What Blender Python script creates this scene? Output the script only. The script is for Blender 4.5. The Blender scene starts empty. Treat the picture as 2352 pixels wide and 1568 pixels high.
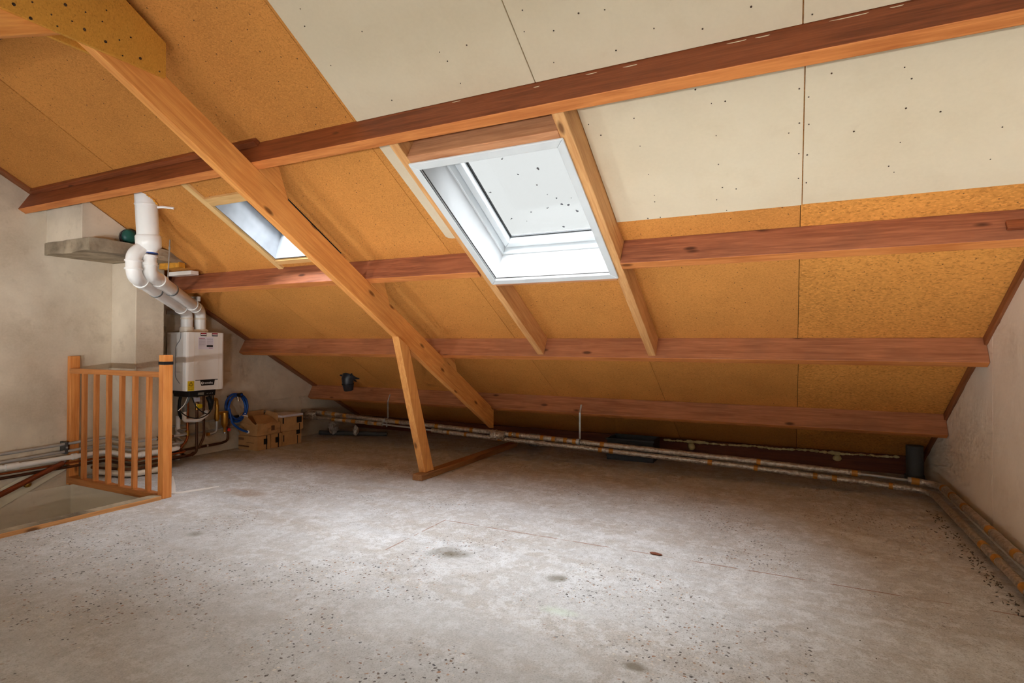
import bpy, bmesh, math, random
from mathutils import Vector, Matrix, noise
random.seed(7)
scene = bpy.context.scene
col = scene.collection

# ------------------------------------------------------------------ camera, sky, sun, exposure
YAW, PITCH, ROLL, FPX = 0.45723, 0.00861, 0.00545, 1301.84
F = Vector((-math.sin(YAW)*math.cos(PITCH), math.cos(YAW)*math.cos(PITCH), math.sin(PITCH)))
R0 = Vector((math.cos(YAW), math.sin(YAW), 0)); U0 = R0.cross(F)
Rv = math.cos(ROLL)*R0 + math.sin(ROLL)*U0; Uv = -math.sin(ROLL)*R0 + math.cos(ROLL)*U0
cam_d = bpy.data.cameras.new('camera'); cam = bpy.data.objects.new('camera', cam_d); col.objects.link(cam)
cam_d.sensor_width = 36; cam_d.lens = FPX/2352*36; cam_d.clip_start = 0.02
cam.matrix_world = Matrix(((Rv.x, Uv.x, -F.x, 0), (Rv.y, Uv.y, -F.y, 0), (Rv.z, Uv.z, -F.z, 1.1), (0, 0, 0, 1)))
scene.camera = cam

world = bpy.data.worlds.new('overcast_sky'); scene.world = world; world.use_nodes = True
wn = world.node_tree; wn.nodes['Background'].inputs[0].default_value = (0.98, 0.985, 0.98, 1); wn.nodes['Background'].inputs[1].default_value = 0.85

sun_d = bpy.data.lights.new('veiled_sun', 'SUN'); sun = bpy.data.objects.new('veiled_sun', sun_d); col.objects.link(sun)
sun_d.energy = 40.0; sun_d.angle = math.radians(80); sun_d.color = (0.95, 0.985, 1.04)
sun_dir = Vector((0.0, 0.06, -1.0)).normalized()          # travel direction of the light
sun.rotation_euler = sun_dir.to_track_quat('-Z', 'Y').to_euler(); sun.location = (0, -3, 8)

vs = scene.view_settings
vs.view_transform = 'Standard'; vs.look = 'None'; vs.gamma = 1.0; vs.use_curve_mapping = False
vs.exposure = 0.0
scene.cycles.use_denoising = True
scene.cycles.max_bounces = 7; scene.cycles.diffuse_bounces = 5; scene.cycles.glossy_bounces = 3; scene.cycles.transparent_max_bounces = 8
scene.cycles.use_adaptive_sampling = True; scene.cycles.adaptive_threshold = 0.1; scene.cycles.adaptive_min_samples = 14
scene.cycles.sample_clamp_indirect = 6.0
scene.cycles.caustics_reflective = False; scene.cycles.caustics_refractive = False

# ------------------------------------------------------------------ frames of reference
XL, XR = -5.303, 1.034
A0, T0 = 3.5823, 0.5698
TH = math.atan(T0); CT, ST = math.cos(TH), math.sin(TH)
YR = 1.33                                    # ridge line
RM = Matrix(((1, 0, 0, 0), (0, CT, ST, 0), (0, -ST, CT, A0), (0, 0, 0, 1)))      # local (x, s, -d) of the roof slope
OM = Matrix(((-1, 0, 0, 0), (0, -1, 0, 2*YR), (0, 0, 1, 0), (0, 0, 0, 1))) @ RM    # opposite slope (x mirrored)
I4 = Matrix.Identity(4)
SR = YR/CT                                   # s of the ridge
YE = 6.30                                    # eave
SE = YE/CT
def roof_z(y): return A0 - T0*(y if y >= YR else 2*YR - y)
P_S = [2.638, 3.752, 4.876, 5.992]; PD, PW = 0.170, 0.058

# ------------------------------------------------------------------ materials
def srgb(r, g, b):
    f = lambda c: (c/255/12.92 if c/255 <= .04045 else ((c/255+.055)/1.055)**2.4)
    return (f(r), f(g), f(b), 1)
class NT:
    def __init__(s, name, rough=0.6, metal=0.0, spec=0.3):
        s.m = bpy.data.materials.new(name); s.m.use_nodes = True; s.t = s.m.node_tree
        s.b = s.t.nodes['Principled BSDF']; s.b.inputs['Roughness'].default_value = rough
        s.b.inputs['Metallic'].default_value = metal; s.b.inputs['Specular IOR Level'].default_value = spec
    dim = '3D'
    def n(s, typ, ins=None, **props):
        k = s.t.nodes.new(typ)
        if typ == 'ShaderNodeTexNoise': k.noise_dimensions = s.dim
        if typ == 'ShaderNodeTexVoronoi': k.voronoi_dimensions = s.dim
        for a, v in props.items(): setattr(k, a, v)
        for i, v in (ins or {}).items():
            if isinstance(v, bpy.types.NodeSocket): s.t.links.new(v, k.inputs[i])
            else: k.inputs[i].default_value = v
        return k
    def coords(s, scale=(1, 1, 1), offset_random=True):
        tc = s.n('ShaderNodeTexCoord'); v = tc.outputs['Object']
        if offset_random:
            oi = s.n('ShaderNodeObjectInfo')
            mu = s.n('ShaderNodeMath', {0: oi.outputs['Random'], 1: 37.0}, operation='MULTIPLY')
            ad = s.n('ShaderNodeVectorMath', {0: v, 1: mu.outputs[0]}, operation='ADD'); v = ad.outputs[0]
        mp = s.n('ShaderNodeMapping', {'Vector': v, 'Scale': scale}); return mp.outputs[0]
    def noise(s, v, scale, detail=4, rough=.55, dist=0):
        return s.n('ShaderNodeTexNoise', {'Vector': v, 'Scale': scale, 'Detail': detail, 'Roughness': rough, 'Distortion': dist}).outputs['Fac']
    def voro(s, v, scale, out='Distance', feature='F1'):
        return s.n('ShaderNodeTexVoronoi', {'Vector': v, 'Scale': scale}, feature=feature).outputs[out]
    def ramp(s, fac, stops):
        r = s.n('ShaderNodeValToRGB', {0: fac}); e = r.color_ramp.elements
        while len(e) < len(stops): e.new(0.5)
        for k, (p, c) in zip(e, stops): k.position = p; k.color = c if len(c) == 4 else (*c, 1)
        return r.outputs[0]
    def rng(s, v, a, b, c=0.0, d=1.0):
        return s.n('ShaderNodeMapRange', {0: v, 1: a, 2: b, 3: c, 4: d}).outputs[0]
    def mix(s, fac, a, b, mode='MIX'):
        k = s.n('ShaderNodeMix', data_type='RGBA', blend_type=mode)
        for idx, v in ((0, fac), (6, a), (7, b)):
            if isinstance(v, bpy.types.NodeSocket): s.t.links.new(v, k.inputs[idx])
            else: k.inputs[idx].default_value = v
        return k.outputs[2]
    def math(s, op, a, b=0.0, c=0.0):
        return s.n('ShaderNodeMath', {0: a, 1: b, 2: c}, operation=op).outputs[0]
    def color(s, v):
        if isinstance(v, bpy.types.NodeSocket): s.t.links.new(v, s.b.inputs['Base Color'])
        else: s.b.inputs['Base Color'].default_value = v
        return s
    def bump(s, h, strength=.3, dist=.01):
        k = s.n('ShaderNodeBump', {'Height': h, 'Strength': strength, 'Distance': dist}); s.t.links.new(k.outputs[0], s.b.inputs['Normal']); return s

def wood(name, base, dark, axis='X', knots=0.6, rough=.55, grain=1.0, stain=None):
    q = NT(name, rough)
    lo, hi = 1.6, 26.0
    sc = {'X': (lo, hi, hi), 'Y': (hi, lo, hi), 'Z': (hi, hi, lo)}[axis]
    v = q.coords(sc); v1 = q.coords((1, 1, 1))
    g = q.noise(v, 1.6, 4, .6, .6); g2 = q.noise(v, 6.0, 2, .5)
    c = q.ramp(g, [(.25, dark), (.62, base)])
    c = q.mix(q.rng(g2, .35, .65, 0, .35*grain), c, dark)
    big = q.noise(v1, 1.7, 3); c = q.mix(q.rng(big, .35, .7, 0, .35), c, (base[0]*1.18, base[1]*1.12, base[2]*1.05, 1))
    ks = {'X': (5.5, 15, 15), 'Y': (15, 5.5, 15), 'Z': (15, 15, 5.5)}[axis]
    vk = q.coords(ks)
    vn = q.n('ShaderNodeTexVoronoi', {'Vector': vk, 'Scale': 1.0, 'Randomness': 1.0})
    sep = q.n('ShaderNodeSeparateColor', {0: vn.outputs['Color']})
    gate = q.math('GREATER_THAN', sep.outputs[0], 1-.16*knots)
    k = q.math('MULTIPLY', q.rng(vn.outputs['Distance'], .12, .26, 1, 0), gate)
    c = q.mix(q.math('MULTIPLY', k, .85), c, (dark[0]*.28, dark[1]*.25, dark[2]*.25, 1))
    if stain: 
        sn = q.noise(v1, 3.1, 5, .6); c = q.mix(q.rng(sn, .5, .72, 0, .5), c, stain)
    q.color(c).bump(g2, .12, .004); return q.m

def plain(name, c, rough=.5, metal=0, spec=.4, var=.12, vscale=6):
    q = NT(name, rough, metal, spec); v = q.coords()
    nz = q.noise(v, vscale, 3)
    q.color(q.mix(q.rng(nz, .3, .7), (c[0]*(1-var), c[1]*(1-var), c[2]*(1-var), 1), (min(1, c[0]*(1+var)), min(1, c[1]*(1+var)), min(1, c[2]*(1+var)), 1)))
    return q.m

def chipboard(name, base, flake=1.0, coarse=1.0, dim='2D'):
    q = NT(name, .75, 0, .2); q.dim = dim; v = q.coords()
    a = q.voro(q.coords((150/coarse, 210/coarse, 150/coarse)), 1.0, 'Color'); sp = q.n('ShaderNodeSeparateColor', {0: a}).outputs[0]
    n1 = q.noise(v, 1.3, 4); n2 = q.noise(v, 85/coarse, 3, .7)
    light = (min(1, base[0]*1.28), min(1, base[1]*1.3), min(1, base[2]*1.35), 1); dk = (base[0]*.62, base[1]*.55, base[2]*.48, 1)
    c = q.mix(q.rng(n1, .3, .7), (base[0]*.86, base[1]*.84, base[2]*.82, 1), (base[0]*1.08, base[1]*1.06, base[2]*1.04, 1))
    c = q.mix(q.math('MULTIPLY', q.rng(sp, .55, 1), .42*flake), c, light)
    c = q.mix(q.math('MULTIPLY', q.rng(sp, .22, 0), .5*flake), c, dk)
    c = q.mix(q.rng(n2, .58, .78, 0, .55*flake), c, dk)
    dot = q.voro(v, 7.0); c = q.mix(q.rng(dot, .03, .018, 0, .85), c, (.06, .035, .02, 1))
    q.color(c).bump(n2, .15, .003); return q.m

M = {}
M['chip'] = chipboard('chipboard', srgb(208, 143, 72))
M['chip_coarse'] = chipboard('coarse_chipboard', srgb(218, 151, 74), 1.5, 1.7)
M['gusset'] = chipboard('gusset_chipboard', srgb(206, 148, 62), .8, 1.0, '3D')
M['purlinX'] = wood('purlin_timber', srgb(168, 104, 72), srgb(104, 56, 38), 'X', .9, stain=srgb(120, 78, 58))
M['purlin_paleX'] = wood('pale_purlin_timber', srgb(186, 124, 86), srgb(130, 78, 52), 'X', .9, stain=srgb(144, 98, 72))
M['purlin_redX'] = wood('purlin_red_timber', srgb(146, 80, 46), srgb(92, 42, 20), 'X', .7)
M['sawn_litX'] = wood('sawn_lit_orange_edge', srgb(214, 138, 76), srgb(168, 92, 42), 'X', .5)
M['trussY'] = wood('truss_timber', srgb(236, 168, 94), srgb(200, 120, 56), 'Y', .6)
M['trussZ'] = wood('strut_timber', srgb(234, 170, 98), srgb(200, 124, 60), 'Z', .6)
M['pineY'] = wood('trimmer_pine', srgb(226, 176, 118), srgb(186, 122, 66), 'Y', .6)
M['pineX'] = wood('header_pine', srgb(206, 150, 108), srgb(150, 92, 58), 'X', .5)
M['battenY'] = wood('batten_pine', srgb(232, 196, 138), srgb(206, 160, 100), 'Y', .2)
M['battenX'] = wood('batten_pine_across', srgb(226, 186, 126), srgb(196, 148, 90), 'X', .2)
M['plateY'] = wood('sole_plate_timber', srgb(170, 120, 78), srgb(118, 76, 44), 'Y', .3)
M['postZ'] = wood('post_timber', srgb(224, 152, 84), srgb(188, 104, 42), 'Z', .4, .4)
M['railX'] = wood('balustrade_timber', srgb(196, 130, 74), srgb(156, 92, 44), 'X', .2, .4)
M['balusterZ'] = wood('baluster_timber', srgb(206, 136, 76), srgb(166, 96, 46), 'Z', .2, .4)
M['trimY'] = wood('opening_trim_timber', srgb(206, 152, 98), srgb(150, 100, 58), 'Y', .4)
M['vergeY'] = wood('verge_timber', srgb(150, 92, 54), srgb(92, 48, 26), 'Y', .3)
M['mahogany'] = wood('varnished_handrail', srgb(128, 62, 34), srgb(84, 34, 18), 'Y', .1, .2)

def plaster(name, base, dirt, amount=.5, sc=1.0, rough=.9):
    q = NT(name, rough, 0, .15); v = q.coords(offset_random=False)
    n1 = q.noise(v, 1.1*sc, 4, .6); n2 = q.noise(v, 5*sc, 4, .7); n3 = q.noise(v, 60, 2, .6)
    c = q.mix(q.rng(n1, .38, .68, 0, amount), base, dirt)
    c = q.mix(q.rng(n2, .55, .75, 0, amount*.6), c, dirt)
    c = q.mix(q.rng(n3, .3, .7, 0, .14), c, (base[0]*1.15, base[1]*1.15, base[2]*1.15, 1))
    q.color(c).bump(q.noise(v, 9*sc, 2, .7), .4, .006); return q.m
M['wall_l'] = plaster('rough_grey_plaster', srgb(220, 206, 184), srgb(158, 140, 118), .75)
M['wall_r'] = plaster('pale_wall_board', srgb(236, 226, 210), srgb(204, 188, 166), .5)
M['gyp'] = plaster('plasterboard', srgb(220, 207, 180), srgb(204, 186, 154), .5, .8)
M['cream'] = plaster('cream_paint', srgb(226, 214, 194), srgb(206, 192, 170), .3, .6, .6)
M['slab'] = plaster('weathered_concrete', srgb(176, 160, 136), srgb(78, 66, 52), .9, 3)
M['cream_gloss'] = plain('cream_gloss_paint', srgb(224, 214, 190), .3, var=.04)
M['white_pvc'] = plain('white_plastic', srgb(238, 236, 232), .28, var=.03)
M['ivory_pvc'] = plain('ivory_plastic', srgb(226, 214, 196), .35, var=.04)
M['white_metal'] = plain('white_enamel', srgb(232, 227, 220), .25, var=.02)
M['white_frame'] = plain('white_lacquer', srgb(206, 210, 212), .35, var=.02)
M['white_casing'] = plain('pale_grey_lacquer', srgb(214, 220, 222), .3, var=.03)
M['white_reveal'] = plain('white_lining', srgb(184, 185, 186), .6, var=.03)
M['galv'] = plain('galvanised_steel', srgb(182, 184, 184), .34, .45, var=.12)
M['steel'] = plain('chrome_steel', srgb(200, 200, 200), .18, 1, var=.05)
M['zinc'] = plain('scratched_zinc_sheet', srgb(176, 180, 186), .5, .35, var=.22, vscale=4)
M['copper'] = plain('bright_copper', srgb(172, 98, 58), .35, .9, var=.2, vscale=14)
M['copper_dull'] = plain('tarnished_copper', srgb(98, 66, 48), .45, .8, var=.3, vscale=12)
M['brass'] = plain('brass', srgb(190, 140, 62), .32, .9, var=.15)
M['black'] = plain('black_plastic', srgb(22, 22, 24), .35, var=.1)
M['rubber'] = plain('black_rubber', srgb(18, 18, 19), .6, var=.1)
M['dark_metal'] = plain('dark_steel', srgb(66, 64, 62), .45, .7, var=.2)
M['grey_pvc'] = plain('grey_plastic', srgb(122, 124, 124), .5, var=.08)
M['grey_pipe'] = plain('dusty_grey_plastic', srgb(76, 76, 76), .6, var=.15)
M['blue'] = plain('blue_hose_rubber', srgb(18, 70, 150), .35, var=.1)
M['red'] = plain('red_plastic', srgb(190, 34, 34), .4)
M['yellow'] = plain('yellow_plastic', srgb(222, 190, 30), .45, var=.04)
M['ink'] = plain('black_ink', srgb(24, 22, 22), .6, var=.02)
M['ink_red'] = plain('red_ink', srgb(164, 34, 52), .6, var=.05)
M['paper'] = plain('label_paper', srgb(222, 216, 224), .7, var=.02)
M['ink_grey'] = plain('grey_print', srgb(150, 142, 152), .7, var=.02)
M['white_print'] = plain('white_print', srgb(236, 236, 236), .6, var=.01)
M['screen'] = plain('display_screen', srgb(132, 132, 122), .2, var=.05)
M['card'] = plain('cardboard', srgb(186, 140, 92), .85, var=.12, vscale=12)
M['card_dark'] = plain('cardboard_print', srgb(108, 76, 50), .85, var=.1)
M['tape_brown'] = plain('brown_parcel_tape', srgb(176, 120, 46), .4, var=.15, vscale=30)
M['foam'] = plain('pale_expanding_foam', srgb(216, 200, 150), .85, var=.15, vscale=25)
M['foam_orange'] = plain('aged_expanding_foam', srgb(214, 150, 50), .85, var=.2, vscale=25)
M['green'] = plain('dark_green_plastic', srgb(30, 92, 84), .4, var=.35, vscale=12)
M['shade'] = plain('dark_plastic_film', srgb(46, 48, 54), .3, var=.3, vscale=14)
M['screw'] = plain('rusty_screw_head', srgb(64, 46, 34), .6, var=.3)
M['dust'] = plain('dark_dust', srgb(92, 82, 72), .95, var=.3, vscale=40)
M['leaf'] = plain('dry_brown_leaf', srgb(120, 66, 46), .8, var=.2)
M['crate'] = plain('dark_crate_plastic', srgb(44, 46, 52), .5, var=.15)
M['eave_board'] = wood('eave_board_timber', srgb(120, 66, 44), srgb(76, 38, 24), 'X', .3)
M['speck'] = plain('dirt_speck', srgb(90, 90, 92), .9)
M['deck'] = plain('dark_roof_deck', srgb(40, 30, 24), .95)

def foil():
    q = NT('crinkled_aluminium_foil', .34, .62, .5); v = q.coords()
    a = q.noise(v, 45, 5, .65); b = q.voro(v, 60)
    q.color(q.mix(q.rng(a, .3, .7), srgb(150, 138, 124), srgb(214, 206, 194)))
    q.bump(q.math('ADD', a, q.math('MULTIPLY', b, .5)), .55, .012); return q.m
M['foil'] = foil()
M['lagging'] = plain('taped_lagging', srgb(168, 150, 126), .5, .2, var=.15, vscale=20)

def glass():
    q = NT('window_glass'); t = q.t; out = t.nodes['Material Output']
    tr = q.n('ShaderNodeBsdfTransparent', {0: (.97, .985, .98, 1)}); gl = q.n('ShaderNodeBsdfGlossy', {0: (1, 1, 1, 1), 1: .02})
    mx = q.n('ShaderNodeMixShader', {0: .015, 1: tr.outputs[0], 2: gl.outputs[0]}); t.links.new(mx.outputs[0], out.inputs[0]); return q.m
M['glass'] = glass()

def concrete():
    q = NT('worn_concrete_floor', .82, 0, .25); q.dim = '2D'
    v = q.coords(offset_random=False); vs_ = q.coords((.55, 2.2, 1), False)
    base, pale, warm, dark = srgb(196, 198, 201), srgb(222, 226, 231), srgb(182, 177, 172), srgb(150, 149, 148)
    n1 = q.noise(vs_, 1.6, 4, .65, .6); n2 = q.noise(v, 3.0, 5, .75, .3); n3 = q.noise(v, 30, 4, .8)
    c = q.mix(q.rng(n1, .35, .65), warm, base)
    c = q.mix(q.rng(n2, .46, .68, 0, .55), c, pale)
    n4 = q.noise(v, 9.5, 4, .75); c = q.mix(q.rng(n4, .50, .60, 0, .5), c, pale)
    c = q.mix(q.rng(n3, .47, .66, 0, .40), c, dark)
    n5 = q.noise(v, 140, 2, .7); c = q.mix(q.rng(n5, .54, .70, 0, .38), c, srgb(128, 122, 116)); c = q.mix(q.rng(n5, .42, .30, 0, .35), c, srgb(226, 226, 226))
    sep = q.n('ShaderNodeSeparateXYZ', {0: v}); near_tone = q.math('ADD', q.rng(sep.outputs[1], 2.6, 1.7, 0, .42), q.math('MULTIPLY', q.math('SUBTRACT', n1, .5), .5))
    c = q.mix(near_tone, c, srgb(158, 156, 153))  # darker grey towards the near end, broken up by noise
    # exposed aggregate
    zone = q.noise(v, 1.35, 4, .6, .3)
    wob = q.n('ShaderNodeTexNoise', {'Vector': v, 'Scale': 60.0, 'Detail': 1.0}).outputs['Color']
    vw = q.n('ShaderNodeVectorMath', {0: v, 1: q.n('ShaderNodeVectorMath', {0: wob, 1: (.015, .015, .015)}, operation='MULTIPLY').outputs[0]}, operation='ADD').outputs[0]
    vo = q.n('ShaderNodeTexVoronoi', {'Vector': vw, 'Scale': 52.0, 'Randomness': 1.0}); se = q.n('ShaderNodeSeparateColor', {0: vo.outputs['Color']})
    stone = q.ramp(se.outputs[1], [(0, srgb(58, 58, 62)), (.35, srgb(92, 84, 80)), (.6, srgb(150, 108, 76)), (.85, srgb(206, 200, 190))])
    msk = q.math('MULTIPLY', q.rng(vo.outputs['Distance'], .30, .20), q.math('GREATER_THAN', se.outputs[0], .74))
    sep = q.n('ShaderNodeSeparateXYZ', {0: v})
    near = q.rng(sep.outputs[1], 3.0, 1.6)          # wear is heaviest where people walked, by the middle of the attic
    msk = q.math('MULTIPLY', msk, q.rng(q.math('ADD', zone, q.math('MULTIPLY', near, .12)), .54, .62))
    c = q.mix(q.math('MULTIPLY', msk, .9), c, stone)
    v2 = q.n('ShaderNodeTexVoronoi', {'Vector': vw, 'Scale': 120.0}); s2 = q.n('ShaderNodeSeparateColor', {0: v2.outputs['Color']})
    pit = q.math('MULTIPLY', q.rng(v2.outputs['Distance'], .26, .14), q.math('GREATER_THAN', s2.outputs[0], .78))
    c = q.mix(q.math('MULTIPLY', pit, q.rng(zone, .38, .6, .15, .75)), c, srgb(92, 84, 76))
    # stains, joints, chalk
    def spot(px, py, rx, ry, colr, amt, c, soft=.4):
        dx = q.math('DIVIDE', q.math('SUBTRACT', sep.outputs[0], px), rx); dy = q.math('DIVIDE', q.math('SUBTRACT', sep.outputs[1], py), ry)
        r = q.math('SQRT', q.math('ADD', q.math('MULTIPLY', dx, dx), q.math('MULTIPLY', dy, dy)))
        r = q.math('ADD', r, q.math('MULTIPLY', q.math('SUBTRACT', n2, .5), 1.6))
        r = q.math('ADD', r, q.math('MULTIPLY', q.math('SUBTRACT', n3, .5), .8))
        return q.mix(q.rng(r, 1.0, soft, 0, amt), c, colr)
    olive = srgb(104, 96, 78)
    c = spot(-1.63, 2.56, .15, .11, olive, .8, c, .1); c = spot(-.985, 2.525, .07, .06, olive, .7, c)
    c = spot(-3.09, 2.15, .07, .05, olive, .5, c); c = spot(-.477, 1.947, .05, .03, olive, .7, c)
    c = spot(-3.66, 2.93, .3, .1, srgb(150, 118, 88), .45, c)
    c = spot(-.852, 2.212, .12, .05, srgb(196, 222, 196), .32, c, .3)
    rust = srgb(140, 98, 72)
    jx = q.rng(q.math('ABSOLUTE', q.math('SUBTRACT', sep.outputs[1], q.math('ADD', 3.04, q.math('MULTIPLY', q.math('SUBTRACT', n1, .5), .02)))), .006, .002)
    jx = q.math('MULTIPLY', jx, q.math('MULTIPLY', q.math('GREATER_THAN', sep.outputs[0], -1.96), q.rng(q.noise(v, 5.2, 2, .7), .38, .5)))
    c = q.mix(q.math('MULTIPLY', jx, .85), c, rust)
    jy = q.rng(q.math('ABSOLUTE', q.math('SUBTRACT', sep.outputs[0], -1.96)), .006, .002)
    jy = q.math('MULTIPLY', jy, q.math('MULTIPLY', q.math('GREATER_THAN', sep.outputs[1], 2.45), q.math('MULTIPLY', q.math('LESS_THAN', sep.outputs[1], 3.05), q.rng(q.noise(v, 14, 3), .36, .5))))
    c = q.mix(q.math('MULTIPLY', jy, .8), c, rust)
    q.color(c).bump(q.noise(v, 30, 2, .8), .25, .006); return q.m
M['floor'] = concrete()

# ------------------------------------------------------------------ mesh helpers
WM = {}
class MB:
    def __init__(s): s.v = []; s.f = []
    def box(s, x0, x1, y0, y1, z0, z1):
        b = len(s.v); s.v += [(x0,y0,z0),(x1,y0,z0),(x1,y1,z0),(x0,y1,z0),(x0,y0,z1),(x1,y0,z1),(x1,y1,z1),(x0,y1,z1)]
        s.f += [tuple(b+i for i in q) for q in ((0,3,2,1),(4,5,6,7),(0,1,5,4),(1,2,6,5),(2,3,7,6),(3,0,4,7))]; return s
    def prism(s, poly, lo, hi, axis='x'):
        n = len(poly); b = len(s.v)
        mk = {'x': lambda p, h: (h, p[0], p[1]), 'y': lambda p, h: (p[0], h, p[1]), 'z': lambda p, h: (p[0], p[1], h)}[axis]
        s.v += [mk(p, lo) for p in poly] + [mk(p, hi) for p in poly]
        s.f.append(tuple(b+i for i in range(n-1, -1, -1))); s.f.append(tuple(b+n+i for i in range(n)))
        for i in range(n): j = (i+1) % n; s.f.append((b+i, b+j, b+n+j, b+n+i))
        return s
    def tube(s, pts, r, seg=12, cap=True):
        P = [Vector(p) for p in pts]; b = len(s.v); n = len(P)
        rr = r if isinstance(r, (list, tuple)) else [r]*n
        T = [(P[min(i+1, n-1)]-P[max(i-1, 0)]).normalized() for i in range(n)]
        up = Vector((0, 0, 1)) if abs(T[0].z) < .9 else Vector((1, 0, 0))
        u = T[0].cross(up).normalized()
        for i in range(n):
            u = (u - T[i]*u.dot(T[i])).normalized(); w = T[i].cross(u)
            for k in range(seg):
                a = 2*math.pi*k/seg; s.v.append(tuple(P[i] + (u*math.cos(a)+w*math.sin(a))*rr[i]))
        for i in range(n-1):
            for k in range(seg):
                k2 = (k+1) % seg; s.f.append((b+i*seg+k, b+i*seg+k2, b+(i+1)*seg+k2, b+(i+1)*seg+k))
        if cap:
            s.f.append(tuple(b+k for k in range(seg-1, -1, -1))); s.f.append(tuple(b+(n-1)*seg+k for k in range(seg)))
        return s
    def sphere(s, c, r, nu=14, nv=9, sc=(1,1,1)):
        b = len(s.v); s.v.append((c[0], c[1], c[2]-r*sc[2]))
        for i in range(1, nv):
            a = math.pi*i/nv
            for k in range(nu):
                t = 2*math.pi*k/nu; s.v.append((c[0]+r*sc[0]*math.sin(a)*math.cos(t), c[1]+r*sc[1]*math.sin(a)*math.sin(t), c[2]-r*sc[2]*math.cos(a)))
        s.v.append((c[0], c[1], c[2]+r*sc[2])); top = len(s.v)-1
        for k in range(nu):
            k2 = (k+1) % nu; s.f.append((b, b+1+k2, b+1+k)); s.f.append((top, top-nu+k, top-nu+k2))
        for i in range(nv-2):
            for k in range(nu):
                k2 = (k+1) % nu; o = b+1+i*nu; s.f.append((o+k, o+k2, o+nu+k2, o+nu+k))
        return s
    def disc(s, c, r, nrm='z', seg=8, h=.002):
        d = {'x': (h,0,0), 'y': (0,h,0), 'z': (0,0,h), '-z': (0,0,-h), '-x': (-h,0,0), '-y': (0,-h,0)}[nrm]
        return s.tube([c, tuple(a+b for a, b in zip(c, d))], r, seg)
    def build(s, name, mat, parent=None, frame=I4, bevel=0, smooth=False, jit=0, seg=2):
        me = bpy.data.meshes.new(name); v = s.v
        if jit:
            v = [tuple(Vector(p) + noise.noise_vector(Vector(p)*23.0)*jit) for p in v]
        me.from_pydata(v, [], s.f); me.materials.append(M[mat] if isinstance(mat, str) else mat)
        bm = bmesh.new(); bm.from_mesh(me); bmesh.ops.recalc_face_normals(bm, faces=bm.faces); bm.to_mesh(me); bm.free()
        if smooth:
            for p in me.polygons: p.use_smooth = True
            try: me.set_sharp_from_angle(angle=math.radians(40))
            except Exception: pass
        o = bpy.data.objects.new(name, me); col.objects.link(o)
        if parent is not None:
            o.parent = parent; o.matrix_parent_inverse = WM[parent].inverted()
        o.matrix_basis = frame; WM[o] = frame.copy()
        if bevel:
            b = o.modifiers.new('bevel', 'BEVEL'); b.width = bevel; b.segments = seg; b.limit_method = 'ANGLE'; b.angle_limit = math.radians(35)
        return o
def rbox(x0, x1, s0, s1, d0, d1): return MB().box(x0, x1, s0, s1, -d1, -d0)          # in a roof frame
def W(x, s, d=0): return tuple(RM @ Vector((x, s, -d)))
def tag(o, label=None, cat=None, group=None, kind=None):
    if label: o['label'] = label
    if cat: o['category'] = cat
    if group: o['group'] = group
    if kind: o['kind'] = kind
    return o
def empty(name, loc, label=None, cat=None, group=None, kind=None):
    e = bpy.data.objects.new(name, None); col.objects.link(e); e.location = loc; e.empty_display_size = .1
    WM[e] = Matrix.Translation(Vector(loc)); return tag(e, label, cat, group, kind)
def bend(pts, r, n=6):
    """polyline with its inner corners rounded"""
    P = [Vector(p) for p in pts]; out = [P[0]]
    for i in range(1, len(P)-1):
        a, b, c = P[i-1], P[i], P[i+1]; d1 = (a-b); d2 = (c-b); rr = min(r, d1.length*.49, d2.length*.49)
        p0 = b + d1.normalized()*rr; p1 = b + d2.normalized()*rr
        for k in range(n+1):
            t = k/n; out.append(p0*(1-t)**2 + b*2*t*(1-t) + p1*t*t)
    out.append(P[-1]); return [tuple(p) for p in out]
def densify(pts, step):
    out = []
    for a, b in zip(pts[:-1], pts[1:]):
        a, b = Vector(a), Vector(b); n = max(1, int((b-a).length/step))
        out += [tuple(a.lerp(b, k/n)) for k in range(n)]
    out.append(tuple(pts[-1])); return out
def text(name, body, size, mat, parent, frame):
    cu = bpy.data.curves.new(name, 'FONT'); cu.body = body; cu.size = size; cu.extrude = .0006; cu.align_x = 'CENTER'; cu.align_y = 'CENTER'
    t = bpy.data.objects.new(name, cu); col.objects.link(t); bpy.context.view_layer.update()
    me = bpy.data.meshes.new_from_object(t.evaluated_get(bpy.context.evaluated_depsgraph_get())); bpy.data.objects.remove(t)
    me.materials.clear(); me.materials.append(M[mat]); o = bpy.data.objects.new(name, me); col.objects.link(o)
    o.parent = parent; o.matrix_parent_inverse = WM[parent].inverted(); o.matrix_basis = frame; WM[o] = frame.copy(); return o

# ------------------------------------------------------------------ setting: floor, stairwell, walls
HX, HY0, HY1 = -4.06, 0.25, 2.592            # stair opening
YB = 2*YR - YE                               # far eave behind the camera
fl = MB().box(HX, XR, YB, YE, -.22, 0).box(XL, HX, HY1, YE, -.22, 0).box(XL, HX, YB, HY0, -.22, 0)
tag(fl.build('floor', 'floor'), 'worn bare concrete attic floor with stains and exposed aggregate', 'floor', kind='structure')

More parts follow.
